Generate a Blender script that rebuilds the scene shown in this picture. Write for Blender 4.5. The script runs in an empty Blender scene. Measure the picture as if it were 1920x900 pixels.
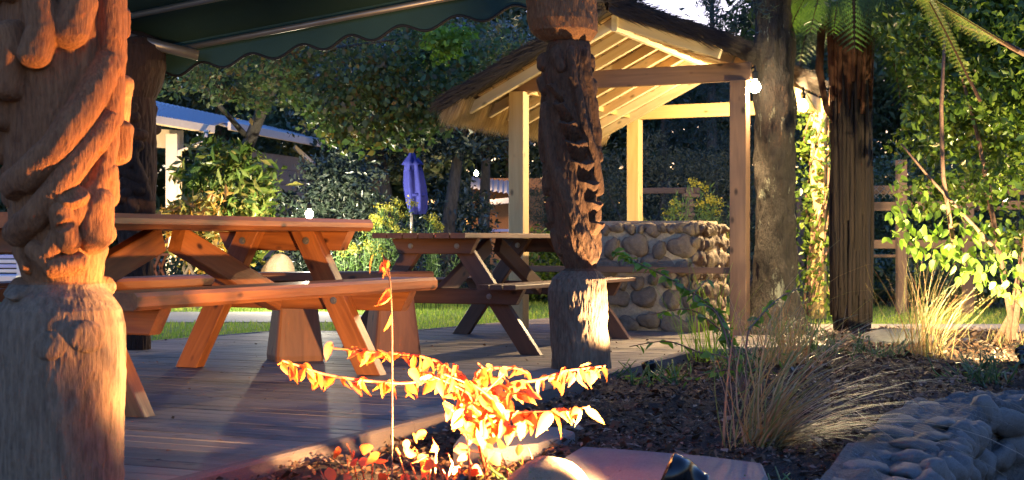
import bpy, math, random
import numpy as np
from mathutils import Vector, Matrix, Euler
random.seed(7); RNG = np.random.default_rng(7)
C = bpy.context.scene.collection
SC = bpy.context.scene
D = bpy.data
# ------------------------------------------------------------------ camera, sky, exposure
F = 2700.0; EYE = 0.65                       # focal length in photo pixels, eye height above the deck
cam = D.cameras.new('camera'); cam.lens = 36.0 * F / 1920; cam.sensor_width = 36; cam.clip_end = 500; cam.clip_start = 0.05
cam.dof.use_dof = True; cam.dof.focus_distance = 7.0; cam.dof.aperture_fstop = 9.0
co = D.objects.new('camera', cam); C.objects.link(co); co.location = (0, 0, EYE); co.rotation_euler = (math.pi/2, 0, 0)
SC.camera = co
w = D.worlds.new("World"); SC.world = w; w.use_nodes = True
nt = w.node_tree; nt.nodes.clear()
sky = nt.nodes.new('ShaderNodeTexSky'); sky.sky_type = 'NISHITA'; sky.sun_disc = False
sky.sun_elevation = math.radians(2.5); sky.sun_rotation = math.radians(10); sky.air_density = 1.0; sky.dust_density = 0.3; sky.ozone_density = 3.0
tint = nt.nodes.new('ShaderNodeMix'); tint.data_type = 'RGBA'; tint.blend_type = 'MULTIPLY'; tint.inputs[0].default_value = 1.0
tint.inputs[7].default_value = (0.86, 0.86, 1.24, 1)       # tungsten white balance turns the dusk sky violet blue
bg = nt.nodes.new('ShaderNodeBackground'); bg.inputs['Strength'].default_value = 0.15
out = nt.nodes.new('ShaderNodeOutputWorld')
nt.links.new(sky.outputs[0], tint.inputs[6]); nt.links.new(tint.outputs[2], bg.inputs[0]); nt.links.new(bg.outputs[0], out.inputs[0])
SC.view_settings.view_transform = 'Standard'; SC.view_settings.look = 'None'; SC.view_settings.exposure = 2.45; SC.view_settings.gamma = 1.0
SC.render.engine = 'CYCLES'
SC.cycles.use_denoising = True; SC.cycles.max_bounces = 5; SC.cycles.diffuse_bounces = 3; SC.cycles.transmission_bounces = 4
SC.cycles.sample_clamp_indirect = 4.0; SC.cycles.caustics_reflective = False; SC.cycles.caustics_refractive = False
LAMP_GAIN = 1.0
# ------------------------------------------------------------------ helpers
def gp(px, py, z=0.0):
    Y = F*(EYE-z)/(py-450.0); return ((px-960)/F*Y, Y)
def at(px, py, Y): return Vector(((px-960)/F*Y, Y, EYE+(450.0-py)/F*Y))
def thing(name, label, cat, loc=(0,0,0), group=None):
    o = D.objects.new(name, None); C.objects.link(o); o.location = loc; o.empty_display_size = .1
    o['label'] = label; o['category'] = cat
    if group: o['group'] = group
    return o
def tag(o, label, cat, group=None):
    o['label'] = label; o['category'] = cat
    if group: o['group'] = group
    return o
def mesh_np(name, V, Fq, nper, smooth=False):
    me = D.meshes.new(name); V = np.asarray(V, dtype=np.float32).reshape(-1,3); Fq = np.asarray(Fq, dtype=np.int32).ravel()
    n = len(Fq)//nper
    me.vertices.add(len(V)); me.vertices.foreach_set('co', V.ravel())
    me.loops.add(len(Fq)); me.loops.foreach_set('vertex_index', Fq)
    me.polygons.add(n); me.polygons.foreach_set('loop_start', np.arange(0, len(Fq), nper, dtype=np.int32))
    me.polygons.foreach_set('loop_total', np.full(n, nper, dtype=np.int32))
    if smooth: me.polygons.foreach_set('use_smooth', np.ones(n, dtype=bool))
    me.update(calc_edges=True); me.validate(); return me
def link(name, me, mat, parent=None, loc=None, rot=None, scale=None, mtx=None):
    o = D.objects.new(name, me); C.objects.link(o)
    if mat and not me.materials: me.materials.append(mat)
    pl = world_loc(parent)
    if mtx is not None:
        o.matrix_basis = Matrix.Translation(-pl) @ mtx
    else:
        o.location = (Vector(loc) if loc is not None else Vector((0,0,0))) - pl
        if rot is not None: o.rotation_euler = rot
        if scale is not None: o.scale = scale
    if parent: o.parent = parent
    return o
def world_loc(p):
    v = Vector((0,0,0))
    while p is not None: v += p.location; p = p.parent
    return v
class MB:
    def __init__(s): s.v = []; s.f = []
    def add(s, V, Fs):
        b = len(s.v); s.v += [tuple(p) for p in V]; s.f += [tuple(b+i for i in f) for f in Fs]
    def tube(s, P, R, n=10, cap=True):
        P = [Vector(p) for p in P]
        if not hasattr(R, '__len__'): R = [R]*len(P)
        ref = None; V = []
        for i, p in enumerate(P):
            t = (P[min(i+1, len(P)-1)] - P[max(i-1, 0)]); t = t.normalized() if t.length > 1e-9 else Vector((0,0,1))
            if ref is None: ref = Vector((1,0,0)) if abs(t.x) < .8 else Vector((0,1,0))
            a = (ref - t*ref.dot(t)).normalized(); ref = a; b = t.cross(a)
            for k in range(n):
                q = 2*math.pi*k/n; V.append(p + (a*math.cos(q)+b*math.sin(q))*R[i])
        Fs = [(i*n+k, i*n+(k+1) % n, (i+1)*n+(k+1) % n, (i+1)*n+k) for i in range(len(P)-1) for k in range(n)]
        if cap: Fs += [tuple(range(n))[::-1], tuple((len(P)-1)*n+k for k in range(n))]
        s.add(V, Fs)
    def box(s, c, d, rz=0.0):
        x, y, z = [q/2 for q in d]; ca, sa = math.cos(rz), math.sin(rz)
        V = [(c[0]+ca*i-sa*j, c[1]+sa*i+ca*j, c[2]+k) for i, j, k in ((-x,-y,-z),(x,-y,-z),(x,y,-z),(-x,y,-z),(-x,-y,z),(x,-y,z),(x,y,z),(-x,y,z))]
        s.add(V, [(0,3,2,1),(4,5,6,7),(0,1,5,4),(1,2,6,5),(2,3,7,6),(3,0,4,7)])
    def lathe(s, prof, c=(0,0,0), n=20, M=None):
        V = []
        for r, z in prof:
            for k in range(n):
                q = 2*math.pi*k/n; p = Vector((r*math.cos(q), r*math.sin(q), z)); V.append((M @ p if M else p) + Vector(c))
        m = len(prof)
        Fs = [(i*n+k, i*n+(k+1) % n, (i+1)*n+(k+1) % n, (i+1)*n+k) for i in range(m-1) for k in range(n)]
        Fs += [tuple(range(n))[::-1], tuple((m-1)*n+k for k in range(n))]
        s.add(V, Fs)
    def build(s, name, mat, parent=None, smooth=False, kind=None, world=True):
        me = D.meshes.new(name); pl = world_loc(parent) if world else Vector((0,0,0))
        me.from_pydata([(p[0]-pl.x, p[1]-pl.y, p[2]-pl.z) for p in s.v], [], s.f)
        if smooth: me.polygons.foreach_set('use_smooth', [True]*len(me.polygons))
        me.update(); me.materials.append(mat)
        o = D.objects.new(name, me); C.objects.link(o)
        if parent: o.parent = parent
        if kind: o['kind'] = kind
        return o
def beam(name, p0, p1, wd, ht, mat, parent=None, ch=.004, up=(0,0,1), cut=0.0, cut2=None, side=None):
    """timber from p0 to p1, wd across, ht along up; grain runs along local x; cut slants the lower edge at the ends"""
    p0, p1 = Vector(p0), Vector(p1); L = (p1-p0).length; x = (p1-p0).normalized(); u = Vector(up)
    y = u.cross(x)
    if y.length < 1e-4: y = Vector(side if side else (0,1,0)).cross(x)
    y.normalize(); z = x.cross(y)
    a, b = wd/2, ht/2; c = min(ch, a*.9, b*.9)
    sec = [(-a+c,-b),(a-c,-b),(a,-b+c),(a,b-c),(a-c,b),(-a+c,b),(-a,b-c),(-a,-b+c)]
    V = []
    c2 = cut if cut2 is None else cut2
    for e, ct in ((0, cut), (1, c2)):
        for (j, k) in sec:
            q = ct*(b-k)/(2*b)
            V.append((q if e == 0 else L-q, j, k))
    V2 = [(c*.8 if i < 8 else L-c*.8, 0, 0) for i in range(16)]
    n = 8
    Fs = [(k, (k+1) % n, n+(k+1) % n, n+k) for k in range(n)] + [tuple(range(n))[::-1], tuple(n+k for k in range(n))]
    me = D.meshes.new(name); me.from_pydata([(v[0]-L/2, v[1], v[2]) for v in V], [], Fs); me.update()
    M = Matrix((( x.x, y.x, z.x, 0), (x.y, y.y, z.y, 0), (x.z, y.z, z.z, 0), (0,0,0,1)))
    M.translation = (p0+p1)/2
    return link(name, me, mat, parent, mtx=M)
def smooth_noise(n, m, fn, fm, seed):
    r = np.random.default_rng(seed); g = r.random((fn+2, fm+2))
    a = np.linspace(0, fn, n); b = np.linspace(0, fm, m); i = a.astype(int); j = b.astype(int)
    fa = (a-i); fb = (b-j); fa = fa*fa*(3-2*fa); fb = fb*fb*(3-2*fb)
    g00 = g[np.ix_(i, j)]; g10 = g[np.ix_(i+1, j)]; g01 = g[np.ix_(i, j+1)]; g11 = g[np.ix_(i+1, j+1)]
    fa = fa[:, None]; fb = fb[None, :]
    return (g00*(1-fa)*(1-fb)+g10*fa*(1-fb)+g01*(1-fa)*fb+g11*fa*fb)-.5
# ------------------------------------------------------------------ materials
def mat_new(name):
    m = D.materials.new(name); m.use_nodes = True; n = m.node_tree; n.nodes.clear()
    o = n.nodes.new('ShaderNodeOutputMaterial'); b = n.nodes.new('ShaderNodeBsdfPrincipled'); n.links.new(b.outputs[0], o.inputs[0]); return m, n, b, o
def N(n, t, **k):
    x = n.nodes.new(t)
    for a, v in k.items():
        if a.startswith('i_'): x.inputs[a[2:].replace('_', ' ')].default_value = v
        else: setattr(x, a, v)
    return x
def ramp(n, src, stops):
    r = n.nodes.new('ShaderNodeValToRGB'); e = r.color_ramp.elements
    while len(e) < len(stops): e.new(.5)
    for q, (p, c) in zip(e, stops): q.position = p; q.color = (*c, 1)
    n.links.new(src, r.inputs[0]); return r
def mixc(n, f, a, b, mode='MIX'):
    m = n.nodes.new('ShaderNodeMix'); m.data_type = 'RGBA'; m.blend_type = mode
    for s, v in ((0, f), (6, a), (7, b)):
        if isinstance(v, (int, float)): m.inputs[s].default_value = v
        elif isinstance(v, tuple): m.inputs[s].default_value = (*v, 1)
        else: n.links.new(v, m.inputs[s])
    return m.outputs[2]
def noise(n, vec, scale, detail=4, rough=.6, dist=0):
    x = N(n, 'ShaderNodeTexNoise'); x.inputs['Scale'].default_value = scale; x.inputs['Detail'].default_value = detail
    x.inputs['Roughness'].default_value = rough; x.inputs['Distortion'].default_value = dist
    if vec is not None: n.links.new(vec, x.inputs['Vector'])
    return x.outputs[0]
def objvec(n, scale=(1,1,1), rnd=True):
    tc = N(n, 'ShaderNodeTexCoord'); mp = N(n, 'ShaderNodeMapping'); mp.inputs['Scale'].default_value = scale
    n.links.new(tc.outputs['Object'], mp.inputs[0])
    if rnd:
        oi = N(n, 'ShaderNodeObjectInfo'); mu = N(n, 'ShaderNodeMath', operation='MULTIPLY'); mu.inputs[1].default_value = 37.0
        n.links.new(oi.outputs['Random'], mu.inputs[0]); cb = N(n, 'ShaderNodeCombineXYZ')
        for k in range(3): n.links.new(mu.outputs[0], cb.inputs[k])
        n.links.new(cb.outputs[0], mp.inputs['Location'])
    return mp.outputs[0]
def bump(n, b, h, strength, dist=.01):
    x = N(n, 'ShaderNodeBump'); x.inputs['Strength'].default_value = strength; x.inputs['Distance'].default_value = dist
    n.links.new(h, x.inputs['Height']); n.links.new(x.outputs[0], b.inputs['Normal'])
def wood(name, light, dark, rough=.5, grain=(3, 40, 40), bs=.35, coat=0.0, var=.25, wear=None):
    m, n, b, o = mat_new(name); v = objvec(n, grain)
    g = noise(n, v, 1.0, 6, .62, .6); v2 = objvec(n, (.9, 9, 9)); g2 = noise(n, v2, 1.0, 3, .5, 1.5)
    r = ramp(n, g, [(.3, dark), (.7, light)]); c = mixc(n, .45, r.outputs[0], ramp(n, g2, [(.35, dark), (.6, light)]).outputs[0])
    # knots
    vk = objvec(n, (5, 9, 9)); vo = N(n, 'ShaderNodeTexVoronoi'); vo.inputs['Scale'].default_value = 1.0; n.links.new(vk, vo.inputs['Vector'])
    kn = ramp(n, vo.outputs['Distance'], [(.06, (1,1,1)), (.16, (0,0,0))])
    c = mixc(n, kn.outputs[0], c, tuple(x*.35 for x in dark))
    oi = N(n, 'ShaderNodeObjectInfo'); rr = N(n, 'ShaderNodeMapRange'); rr.inputs[3].default_value = 1-var; rr.inputs[4].default_value = 1+var
    n.links.new(oi.outputs['Random'], rr.inputs[0]); c = mixc(n, 1.0, c, rr.outputs[0], 'MULTIPLY')
    if wear:
        vw = objvec(n, (1.3, 2.5, 2.5)); ws = ramp(n, noise(n, vw, 2.2, 5, .7), [(.48, (0,0,0)), (.68, (1,1,1))]); c = mixc(n, ws.outputs[0], c, wear)
    n.links.new(c, b.inputs['Base Color'])
    rg = N(n, 'ShaderNodeMapRange'); rg.inputs[3].default_value = rough-.12; rg.inputs[4].default_value = rough+.15; n.links.new(g2, rg.inputs[0]); n.links.new(rg.outputs[0], b.inputs['Roughness'])
    b.inputs['Coat Weight'].default_value = coat; b.inputs['Coat Roughness'].default_value = .25
    bump(n, b, g, bs, .004); return m
def rough_mat(name, c1, c2, scale=6, rough=.9, bs=.5, stretch=(1,1,1), c3=None, spots=None, bd=.02, fine=60, rnd=True):
    m, n, b, o = mat_new(name); v = objvec(n, stretch, rnd)
    a = noise(n, v, scale, 6, .65, .3); f = noise(n, v, fine, 4, .7)
    c = ramp(n, a, [(.33, c1), (.67, c2)] if c3 is None else [(.3, c1), (.5, c2), (.7, c3)]).outputs[0]
    c = mixc(n, .55, c, ramp(n, f, [(.3, tuple(x*.45 for x in c1)), (.65, c2)]).outputs[0])
    if spots:
        s = ramp(n, noise(n, v, spots[1], 5, .75), [(spots[2], (0,0,0)), (spots[2]+.06, (1,1,1))]); c = mixc(n, s.outputs[0], c, spots[0])
    n.links.new(c, b.inputs['Base Color']); b.inputs['Roughness'].default_value = rough
    ad = N(n, 'ShaderNodeMath', operation='ADD'); mu = N(n, 'ShaderNodeMath', operation='MULTIPLY'); mu.inputs[1].default_value = .5
    n.links.new(f, mu.inputs[0]); n.links.new(mu.outputs[0], ad.inputs[0]); n.links.new(a, ad.inputs[1])
    bump(n, b, ad.outputs[0], bs, bd); return m
def leafm(name, cols, rough=.45, trans=.35, tcol=None, spec=.5):
    m, n, b, o = mat_new(name); ge = N(n, 'ShaderNodeNewGeometry')
    st = [(i/max(1, len(cols)-1), c) for i, c in enumerate(cols)]
    oi = N(n, 'ShaderNodeObjectInfo'); ad = N(n, 'ShaderNodeMath', operation='ADD'); n.links.new(ge.outputs['Random Per Island'], ad.inputs[0]); n.links.new(oi.outputs['Random'], ad.inputs[1])
    fr = N(n, 'ShaderNodeMath', operation='FRACT'); n.links.new(ad.outputs[0], fr.inputs[0])
    c = ramp(n, fr.outputs[0], st).outputs[0]; n.links.new(c, b.inputs['Base Color']); b.inputs['Roughness'].default_value = rough
    b.inputs['Specular IOR Level'].default_value = spec
    t = N(n, 'ShaderNodeBsdfTranslucent'); n.links.new(mixc(n, 1.0, c, tcol or (1.3, 1.5, .6), 'MULTIPLY'), t.inputs[0])
    mx = N(n, 'ShaderNodeMixShader'); mx.inputs[0].default_value = trans; n.links.new(b.outputs[0], mx.inputs[1]); n.links.new(t.outputs[0], mx.inputs[2]); n.links.new(mx.outputs[0], o.inputs[0])
    return m
def plain(name, c, rough=.5, metal=0.0, em=None, es=0.0):
    m, n, b, o = mat_new(name); f = noise(n, objvec(n), 14, 4, .6); n.links.new(mixc(n, f, tuple(x*.82 for x in c), tuple(min(1, x*1.12) for x in c)), b.inputs['Base Color'])
    b.inputs['Roughness'].default_value = rough; b.inputs['Metallic'].default_value = metal
    if em: b.inputs['Emission Color'].default_value = (*em, 1); b.inputs['Emission Strength'].default_value = es
    return m
M = {}
M['table'] = wood('oiled_table_timber', (.50,.165,.04), (.17,.045,.012), .50, (2.2,34,34), .6, .10, .18)
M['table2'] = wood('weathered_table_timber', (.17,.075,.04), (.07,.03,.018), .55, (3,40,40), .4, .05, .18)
M['stool'] = wood('stump_timber', (.34,.13,.045), (.15,.05,.02), .5, (3,22,22), .5, .1, .12)
M['deck'] = wood('deck_timber', (.26,.215,.18), (.11,.088,.072), .6, (1.6,60,60), .8, 0, .30, wear=(.26,.20,.16))
M['edging'] = rough_mat('deck_edging_timber', (.11,.08,.07), (.18,.135,.12), 5, .8, .4, (1,12,12))
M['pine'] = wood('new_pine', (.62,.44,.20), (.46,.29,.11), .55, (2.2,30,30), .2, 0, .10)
M['pine_shade'] = wood('shaded_pine', (.27,.15,.085), (.15,.08,.045), .6, (2.2,30,30), .25, 0, .12)  # darker pine for front timbers, their unlit side put into the colour
M['roof_board'] = wood('roof_board_timber', (.42,.26,.11), (.26,.14,.05), .6, (2,24,24), .3, 0, .25)
M['roof_batten'] = wood('pale_roof_rafter', (.66,.54,.36), (.48,.36,.2), .6, (2,24,24), .2, 0, .12)
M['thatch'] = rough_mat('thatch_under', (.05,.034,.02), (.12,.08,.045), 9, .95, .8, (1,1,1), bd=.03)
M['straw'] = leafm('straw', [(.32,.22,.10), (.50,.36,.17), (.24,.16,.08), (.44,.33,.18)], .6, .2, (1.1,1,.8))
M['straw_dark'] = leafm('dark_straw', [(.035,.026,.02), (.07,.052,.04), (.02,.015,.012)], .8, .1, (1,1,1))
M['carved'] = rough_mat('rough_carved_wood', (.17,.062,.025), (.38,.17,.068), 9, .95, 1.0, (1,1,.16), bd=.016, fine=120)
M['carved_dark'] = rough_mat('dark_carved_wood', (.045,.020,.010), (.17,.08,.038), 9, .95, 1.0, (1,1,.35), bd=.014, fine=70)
M['carved_shade'] = rough_mat('shaded_carved_wood', (.02,.010,.007), (.06,.03,.02), 9, .95, 1.0, (1,1,.2), bd=.014, fine=70)  # near-black base colour stands in for the rear post lying in shade
M['plinth'] = rough_mat('fibrous_post_base', (.10,.06,.036), (.32,.21,.13), 7, .95, 1.0, (1,1,.14), bd=.018, fine=75, spots=((.52,.45,.36), 16, .68))
M['plinth_dark'] = rough_mat('brown_fibrous_post_base', (.08,.05,.032), (.26,.18,.12), 7, .95, 1.0, (1,1,.14), bd=.018, fine=75, spots=((.40,.34,.26), 16, .70))
M['green'] = rough_mat('dark_green_canvas', (.012,.050,.054), (.019,.070,.074), 3, .85, .15, (1,1,1), fine=300)
M['piping'] = plain('black_piping', (.01,.01,.012), .6)
M['galv'] = plain('galvanised_tube', (.33,.30,.27), .4, .7)
M['soil'] = rough_mat('dark_soil', (.025,.015,.010), (.07,.04,.025), 4, 1, 1.0, bd=.05, fine=40)
M['ground'] = rough_mat('garden_soil', (.02,.017,.012), (.05,.04,.03), 2, 1, .8, bd=.05)
M['chips'] = leafm('bark_chips', [(.03,.017,.011), (.14,.065,.035), (.055,.03,.018), (.20,.11,.065), (.10,.04,.022), (.34,.25,.18)], .8, .02, (1,1,1), .3)
M['lawn'] = rough_mat('lawn_base', (.08,.14,.02), (.17,.25,.04), 5, 1, .8, fine=120)
M['grass'] = leafm('lawn_blades', [(.18,.30,.04), (.28,.40,.06), (.40,.42,.10)], .6, .3)
M['path'] = rough_mat('concrete_path', (.22,.21,.22), (.30,.29,.29), 3, .85, .2)
M['slab'] = rough_mat('sandstone_slab', (.15,.13,.125), (.22,.19,.18), 8, .9, .5, fine=180, bd=.004)
M['stone'] = rough_mat('river_stone', (.13,.09,.06), (.26,.19,.13), 5, .85, .5, c3=(.33,.26,.19), bd=.012, spots=((.55,.50,.42), 9, .66))
M['stone_wall'] = rough_mat('wall_cobble', (.08,.072,.066), (.20,.187,.175), 6, .8, .6, c3=(.13,.12,.11), bd=.012)
M['mortar'] = rough_mat('mortar', (.40,.30,.19), (.56,.43,.28), 9, .95, .8, bd=.01)
M['mortar_grey'] = rough_mat('grey_mortar', (.06,.056,.055), (.14,.135,.13), 7, .95, .8, bd=.03, stretch=(1,1,1), spots=((.24,.24,.26), 5, .62))
M['boulder'] = rough_mat('mossy_boulder', (.22,.14,.09), (.36,.25,.16), 8, .9, .6, spots=((.12,.17,.02), 9, .60), bd=.01)
M['black'] = plain('black_plastic', (.012,.012,.013), .22)
M['white'] = plain('white_paint', (.78,.77,.74), .5)
M['iron'] = plain('corrugated_iron', (.72,.74,.80), .4, .1)
M['housewall'] = rough_mat('grey_weatherboard', (.24,.23,.24), (.30,.29,.30), 2, .85, .2)
M['umb'] = rough_mat('blue_canvas', (.018,.025,.24), (.03,.04,.34), 4, .8, .2)
M['bark'] = rough_mat('grey_bark', (.05,.042,.036), (.16,.14,.12), 6, .95, 1.0, (1,1,.25), bd=.04, fine=40)
M['bark_lichen'] = rough_mat('lichen_bark', (.018,.014,.011), (.062,.048,.037), 7, .95, 1.0, (1,1,.35), bd=.05, fine=45, spots=((.22,.22,.16), 13, .60))
M['fern_trunk'] = rough_mat('fern_trunk_fibre', (.010,.007,.006), (.045,.028,.022), 9, .95, 1.0, (1,1,.08), bd=.03, fine=50)
M['fern_hair'] = rough_mat('fern_russet_hair', (.03,.013,.008), (.10,.035,.016), 9, .95, 1.0, (1,1,.3), bd=.03, fine=90)
M['twig'] = rough_mat('brown_twig', (.16,.08,.05), (.28,.15,.10), 12, .8, .4)
M['twig_red'] = plain('red_twig', (.42,.12,.05), .6)
M['L_red'] = leafm('red_autumn_leaf', [(.62,.13,.03), (.78,.34,.08), (.70,.20,.05), (.80,.46,.14), (.50,.07,.03)], .5, .45, (1.25,1.05,.7))
M['L_redlow'] = leafm('coral_leaf', [(.60,.10,.04), (.70,.20,.07), (.5,.12,.04)], .5, .35, (1.2,.9,.6))
M['L_dark'] = leafm('dark_evergreen_leaf', [(.04,.07,.035), (.085,.13,.06), (.06,.095,.045), (.12,.155,.09)], .38, .15)
M['L_blue'] = leafm('glossy_dark_leaf', [(.035,.055,.042), (.065,.095,.068), (.12,.145,.115)], .25, .1, spec=.8)
M['L_maple'] = leafm('olive_maple_leaf', [(.06,.11,.05), (.09,.145,.06), (.12,.15,.05), (.07,.12,.065), (.22,.12,.04)], .5, .3)
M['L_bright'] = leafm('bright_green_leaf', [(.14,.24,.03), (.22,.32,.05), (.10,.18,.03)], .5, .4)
M['L_rhodo'] = leafm('rhododendron_leaf', [(.06,.11,.02), (.11,.18,.03), (.20,.24,.05), (.30,.24,.06)], .35, .25)
M['L_amber'] = leafm('amber_lit_leaf', [(.35,.22,.05), (.45,.20,.04), (.30,.27,.07), (.2,.2,.05)], .4, .25)  # warm lamp light on the bush is put into these leaf colours
M['L_camellia'] = leafm('camellia_leaf', [(.03,.06,.01), (.065,.115,.016), (.11,.17,.024), (.20,.25,.04)], .32, .3)
M['L_grey'] = leafm('grey_olive_leaf', [(.07,.085,.055), (.13,.145,.095), (.19,.19,.13), (.085,.10,.065)], .6, .2)
M['L_conifer'] = leafm('conifer_needle', [(.03,.05,.045), (.055,.08,.07), (.04,.065,.05)], .5, .2)
M['L_fern'] = leafm('fern_leaflet', [(.03,.065,.02), (.055,.10,.028), (.07,.12,.03)], .5, .4)
M['L_gold'] = leafm('goldenrod_plume', [(.45,.36,.04), (.36,.33,.06), (.25,.28,.06)], .7, .3)
M['L_stem'] = leafm('green_stem', [(.09,.17,.05), (.14,.22,.07)], .5, .3)
M['L_tus'] = leafm('tussock_blade', [(.42,.24,.09), (.50,.33,.16), (.30,.26,.09), (.18,.23,.07), (.50,.38,.25), (.40,.16,.07)], .5, .3, (1.1,1,.7))
M['moss'] = leafm('moss_sprig', [(.10,.17,.02), (.17,.25,.03), (.22,.26,.05)], .8, .3)
M['fence'] = wood('pinkish_fence_timber', (.19,.12,.09), (.10,.06,.045), .7, (2,24,24), .3, 0, .15)
M['bulb'] = plain('lamp_glass', (1,1,1), .3, 0, (1,.86,.55), 25)
M['bulb_orange'] = plain('spot_glass', (1,1,1), .3, 0, (1,.6,.28), 4)
M['cush'] = plain('green_cushion', (.20,.28,.04), .8)
M['chairwood'] = wood('red_chair_timber', (.45,.14,.05), (.3,.08,.03), .5)
M['slat'] = plain('pale_blue_slat', (.50,.54,.80), .5)
M['orangewall'] = rough_mat('ochre_wall', (.5,.22,.08), (.6,.3,.12), 2, .8, .1)
def lamp(name, loc, power, col, radius=.03, parent=None, spot=None, aim=None, blend=.5):
    l = D.lights.new(name, 'SPOT' if spot else 'POINT'); l.energy = power*LAMP_GAIN; l.color = col; l.shadow_soft_size = radius
    o = D.objects.new(name, l); C.objects.link(o)
    if spot:
        l.spot_size = math.radians(spot); l.spot_blend = blend
        o.rotation_euler = (Vector(aim)-Vector(loc)).to_track_quat('-Z', 'Y').to_euler()
    o.location = Vector(loc) - world_loc(parent)
    if parent: o.parent = parent
    return o
# ------------------------------------------------------------------ ground
U = Vector((.394, .919, 0)); W = Vector((-.919, .394, 0))     # along the deck edge / along the deck boards
E0 = Vector((-.888, 3.9, 0))
def edgeX(Y): return E0.x + (Y-E0.y)*U.x/U.y
def flat(name, poly, z, mat, kind='structure'):
    me = D.meshes.new(name); me.from_pydata([(x, y, z) for x, y in poly], [], [tuple(range(len(poly)))]); me.update()
    o = link(name, me, mat); o['kind'] = kind; return o
flat('ground', [(-120,-6), (edgeX(-6),-6), (edgeX(7.2),7.2), (120,7.2), (120,240), (-120,240)], -.085, M['ground'])
flat('lower_ground', [(edgeX(-6)-.5,-6), (120,-6), (120,7.2), (edgeX(7.2)-.5,7.2)], -.62, M['soil'])
lawnp = [(-9,9.3), (-2.4,9.25), (-1.75,10.25), (-.7,10.4), (.33,12), (1.9,13.4), (2.4,13.3), (2.6,11.7), (7,11.7), (7,13.6), (.8,16.5), (-2,17), (-9,17)]
flat('lawn', lawnp, -.05, M['lawn'])
pm = MB()
for poly in ([(-9,12.0), (-1.5,12.2), (-1.2,12.9), (-1.7,13.9), (-9,14.0)], [(2.35,10.4), (3.2,10.2), (4.6,11.0), (4.8,11.9), (2.5,11.9)]):
    pm.add([(x, y, -.044) for x, y in poly], [tuple(range(len(poly)))])
pm.build('path', M['path'])['kind'] = 'structure'
# lawn blades
def in_poly(x, y, poly):
    r = np.zeros(len(x), bool); j = len(poly)-1
    for i in range(len(poly)):
        xi, yi = poly[i]; xj, yj = poly[j]
        c = ((yi > y) != (yj > y)) & (x < (xj-xi)*(y-yi)/(yj-yi+1e-12)+xi); r ^= c; j = i
    return r
def blades(name, P, H, Wd, mat, parent=None, lean=.4, kind='stuff', rng=RNG):
    n = len(P); a = rng.random(n)*2*np.pi; d = np.stack([np.cos(a), np.sin(a), np.zeros(n)], 1)
    b = rng.random(n)*2*np.pi; l = np.stack([np.cos(b), np.sin(b), np.zeros(n)], 1)*(rng.random(n)*lean*H)[:, None]
    V = np.stack([P-d*Wd[:, None]/2, P+d*Wd[:, None]/2, P+l+np.array([0,0,1])*H[:, None]], 1)
    if parent: V = V - np.array(world_loc(parent))
    o = link(name, mesh_np(name, V, np.arange(3*n), 3), mat); 
    if parent: o.parent = parent
    if kind: o['kind'] = kind
    return o
n = 60000; x = RNG.uniform(-5,6,n); y = RNG.uniform(9.2,17,n)
k = in_poly(x, y, lawnp) & ~((x < -1.3) & (y > 12) & (y < 14)) & ~((x > 2.35) & (y < 11.95)); P = np.stack([x[k], y[k], np.full(k.sum(), -.052)], 1)
blades('lawn_grass', P, RNG.uniform(.02,.05,len(P)), RNG.uniform(.006,.012,len(P)), M['grass'])
# deck
deck = thing('deck', 'x', 'x'); del deck['label']; del deck['category']; deck['kind'] = 'structure'
def back_limit(p):    # far edge of the deck
    pts = [(-9,8.3), (-2.33,9.24), (-1.75,10.2), (-.69,10.35), (.33,12.0), (1.9,13.2), (3.4,12.5)]
    for (x0, y0), (x1, y1) in zip(pts, pts[1:]):
        if x0 <= p.x <= x1: return y0+(y1-y0)*(p.x-x0)/(x1-x0)
    return pts[-1][1]
BW = .094; k0 = -22
for i in range(100):
    s = (k0+i)*(BW+.0085); a = E0 + U*s
    if a.y < 1.8: continue
    if s > 5.1: a = a + W*(-1.45 if s > 6.4 else -(s-5.1)*1.1)       # the deck widens under the shelter
    L = 0; 
    while L < 7.5:
        q = a + W*(L+.05)
        if q.y > back_limit(q) and L > .3: break
        L += .05
    if L < .25 or a.y > back_limit(a): continue
    z = -.0175 + random.uniform(-.0012,.0012)
    cutp = random.uniform(1.2, 3.6)
    segs = [(0, L)] if L < cutp+.6 else [(0, cutp), (cutp+.004, L)]
    for s0, s1 in segs:
        beam('board', a+W*s0+Vector((0,0,z)), a+W*s1+Vector((0,0,z)), BW, .035, M['deck'], deck, .003)
e0 = E0 - U*2.3 - W*.035; e1 = E0 + U*5.08 - W*.035
for s0, s1 in ((-2.3, 1.25), (1.253, 3.4), (3.403, 5.05)):
    a = E0+U*s0-W*.034; b = E0+U*s1-W*.034
    o = beam('edging_board', a+Vector((0,0,-.028)), b+Vector((0,0,-.028)), .05, .09, M['edging'], deck, .008)
bmk = MB()
for (x0, y0), (x1, y1) in zip([(-6,8.72), (-2.33,9.24), (-1.75,10.2), (-.69,10.35)], [(-2.33,9.24), (-1.75,10.2), (-.69,10.35), (.33,12.0)]):
    ke = beam('kerb', (x0, y0+.06, -.05), (x1, y1+.06, -.05), .05, .10, M['stone_wall'], deck, .01)
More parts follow.
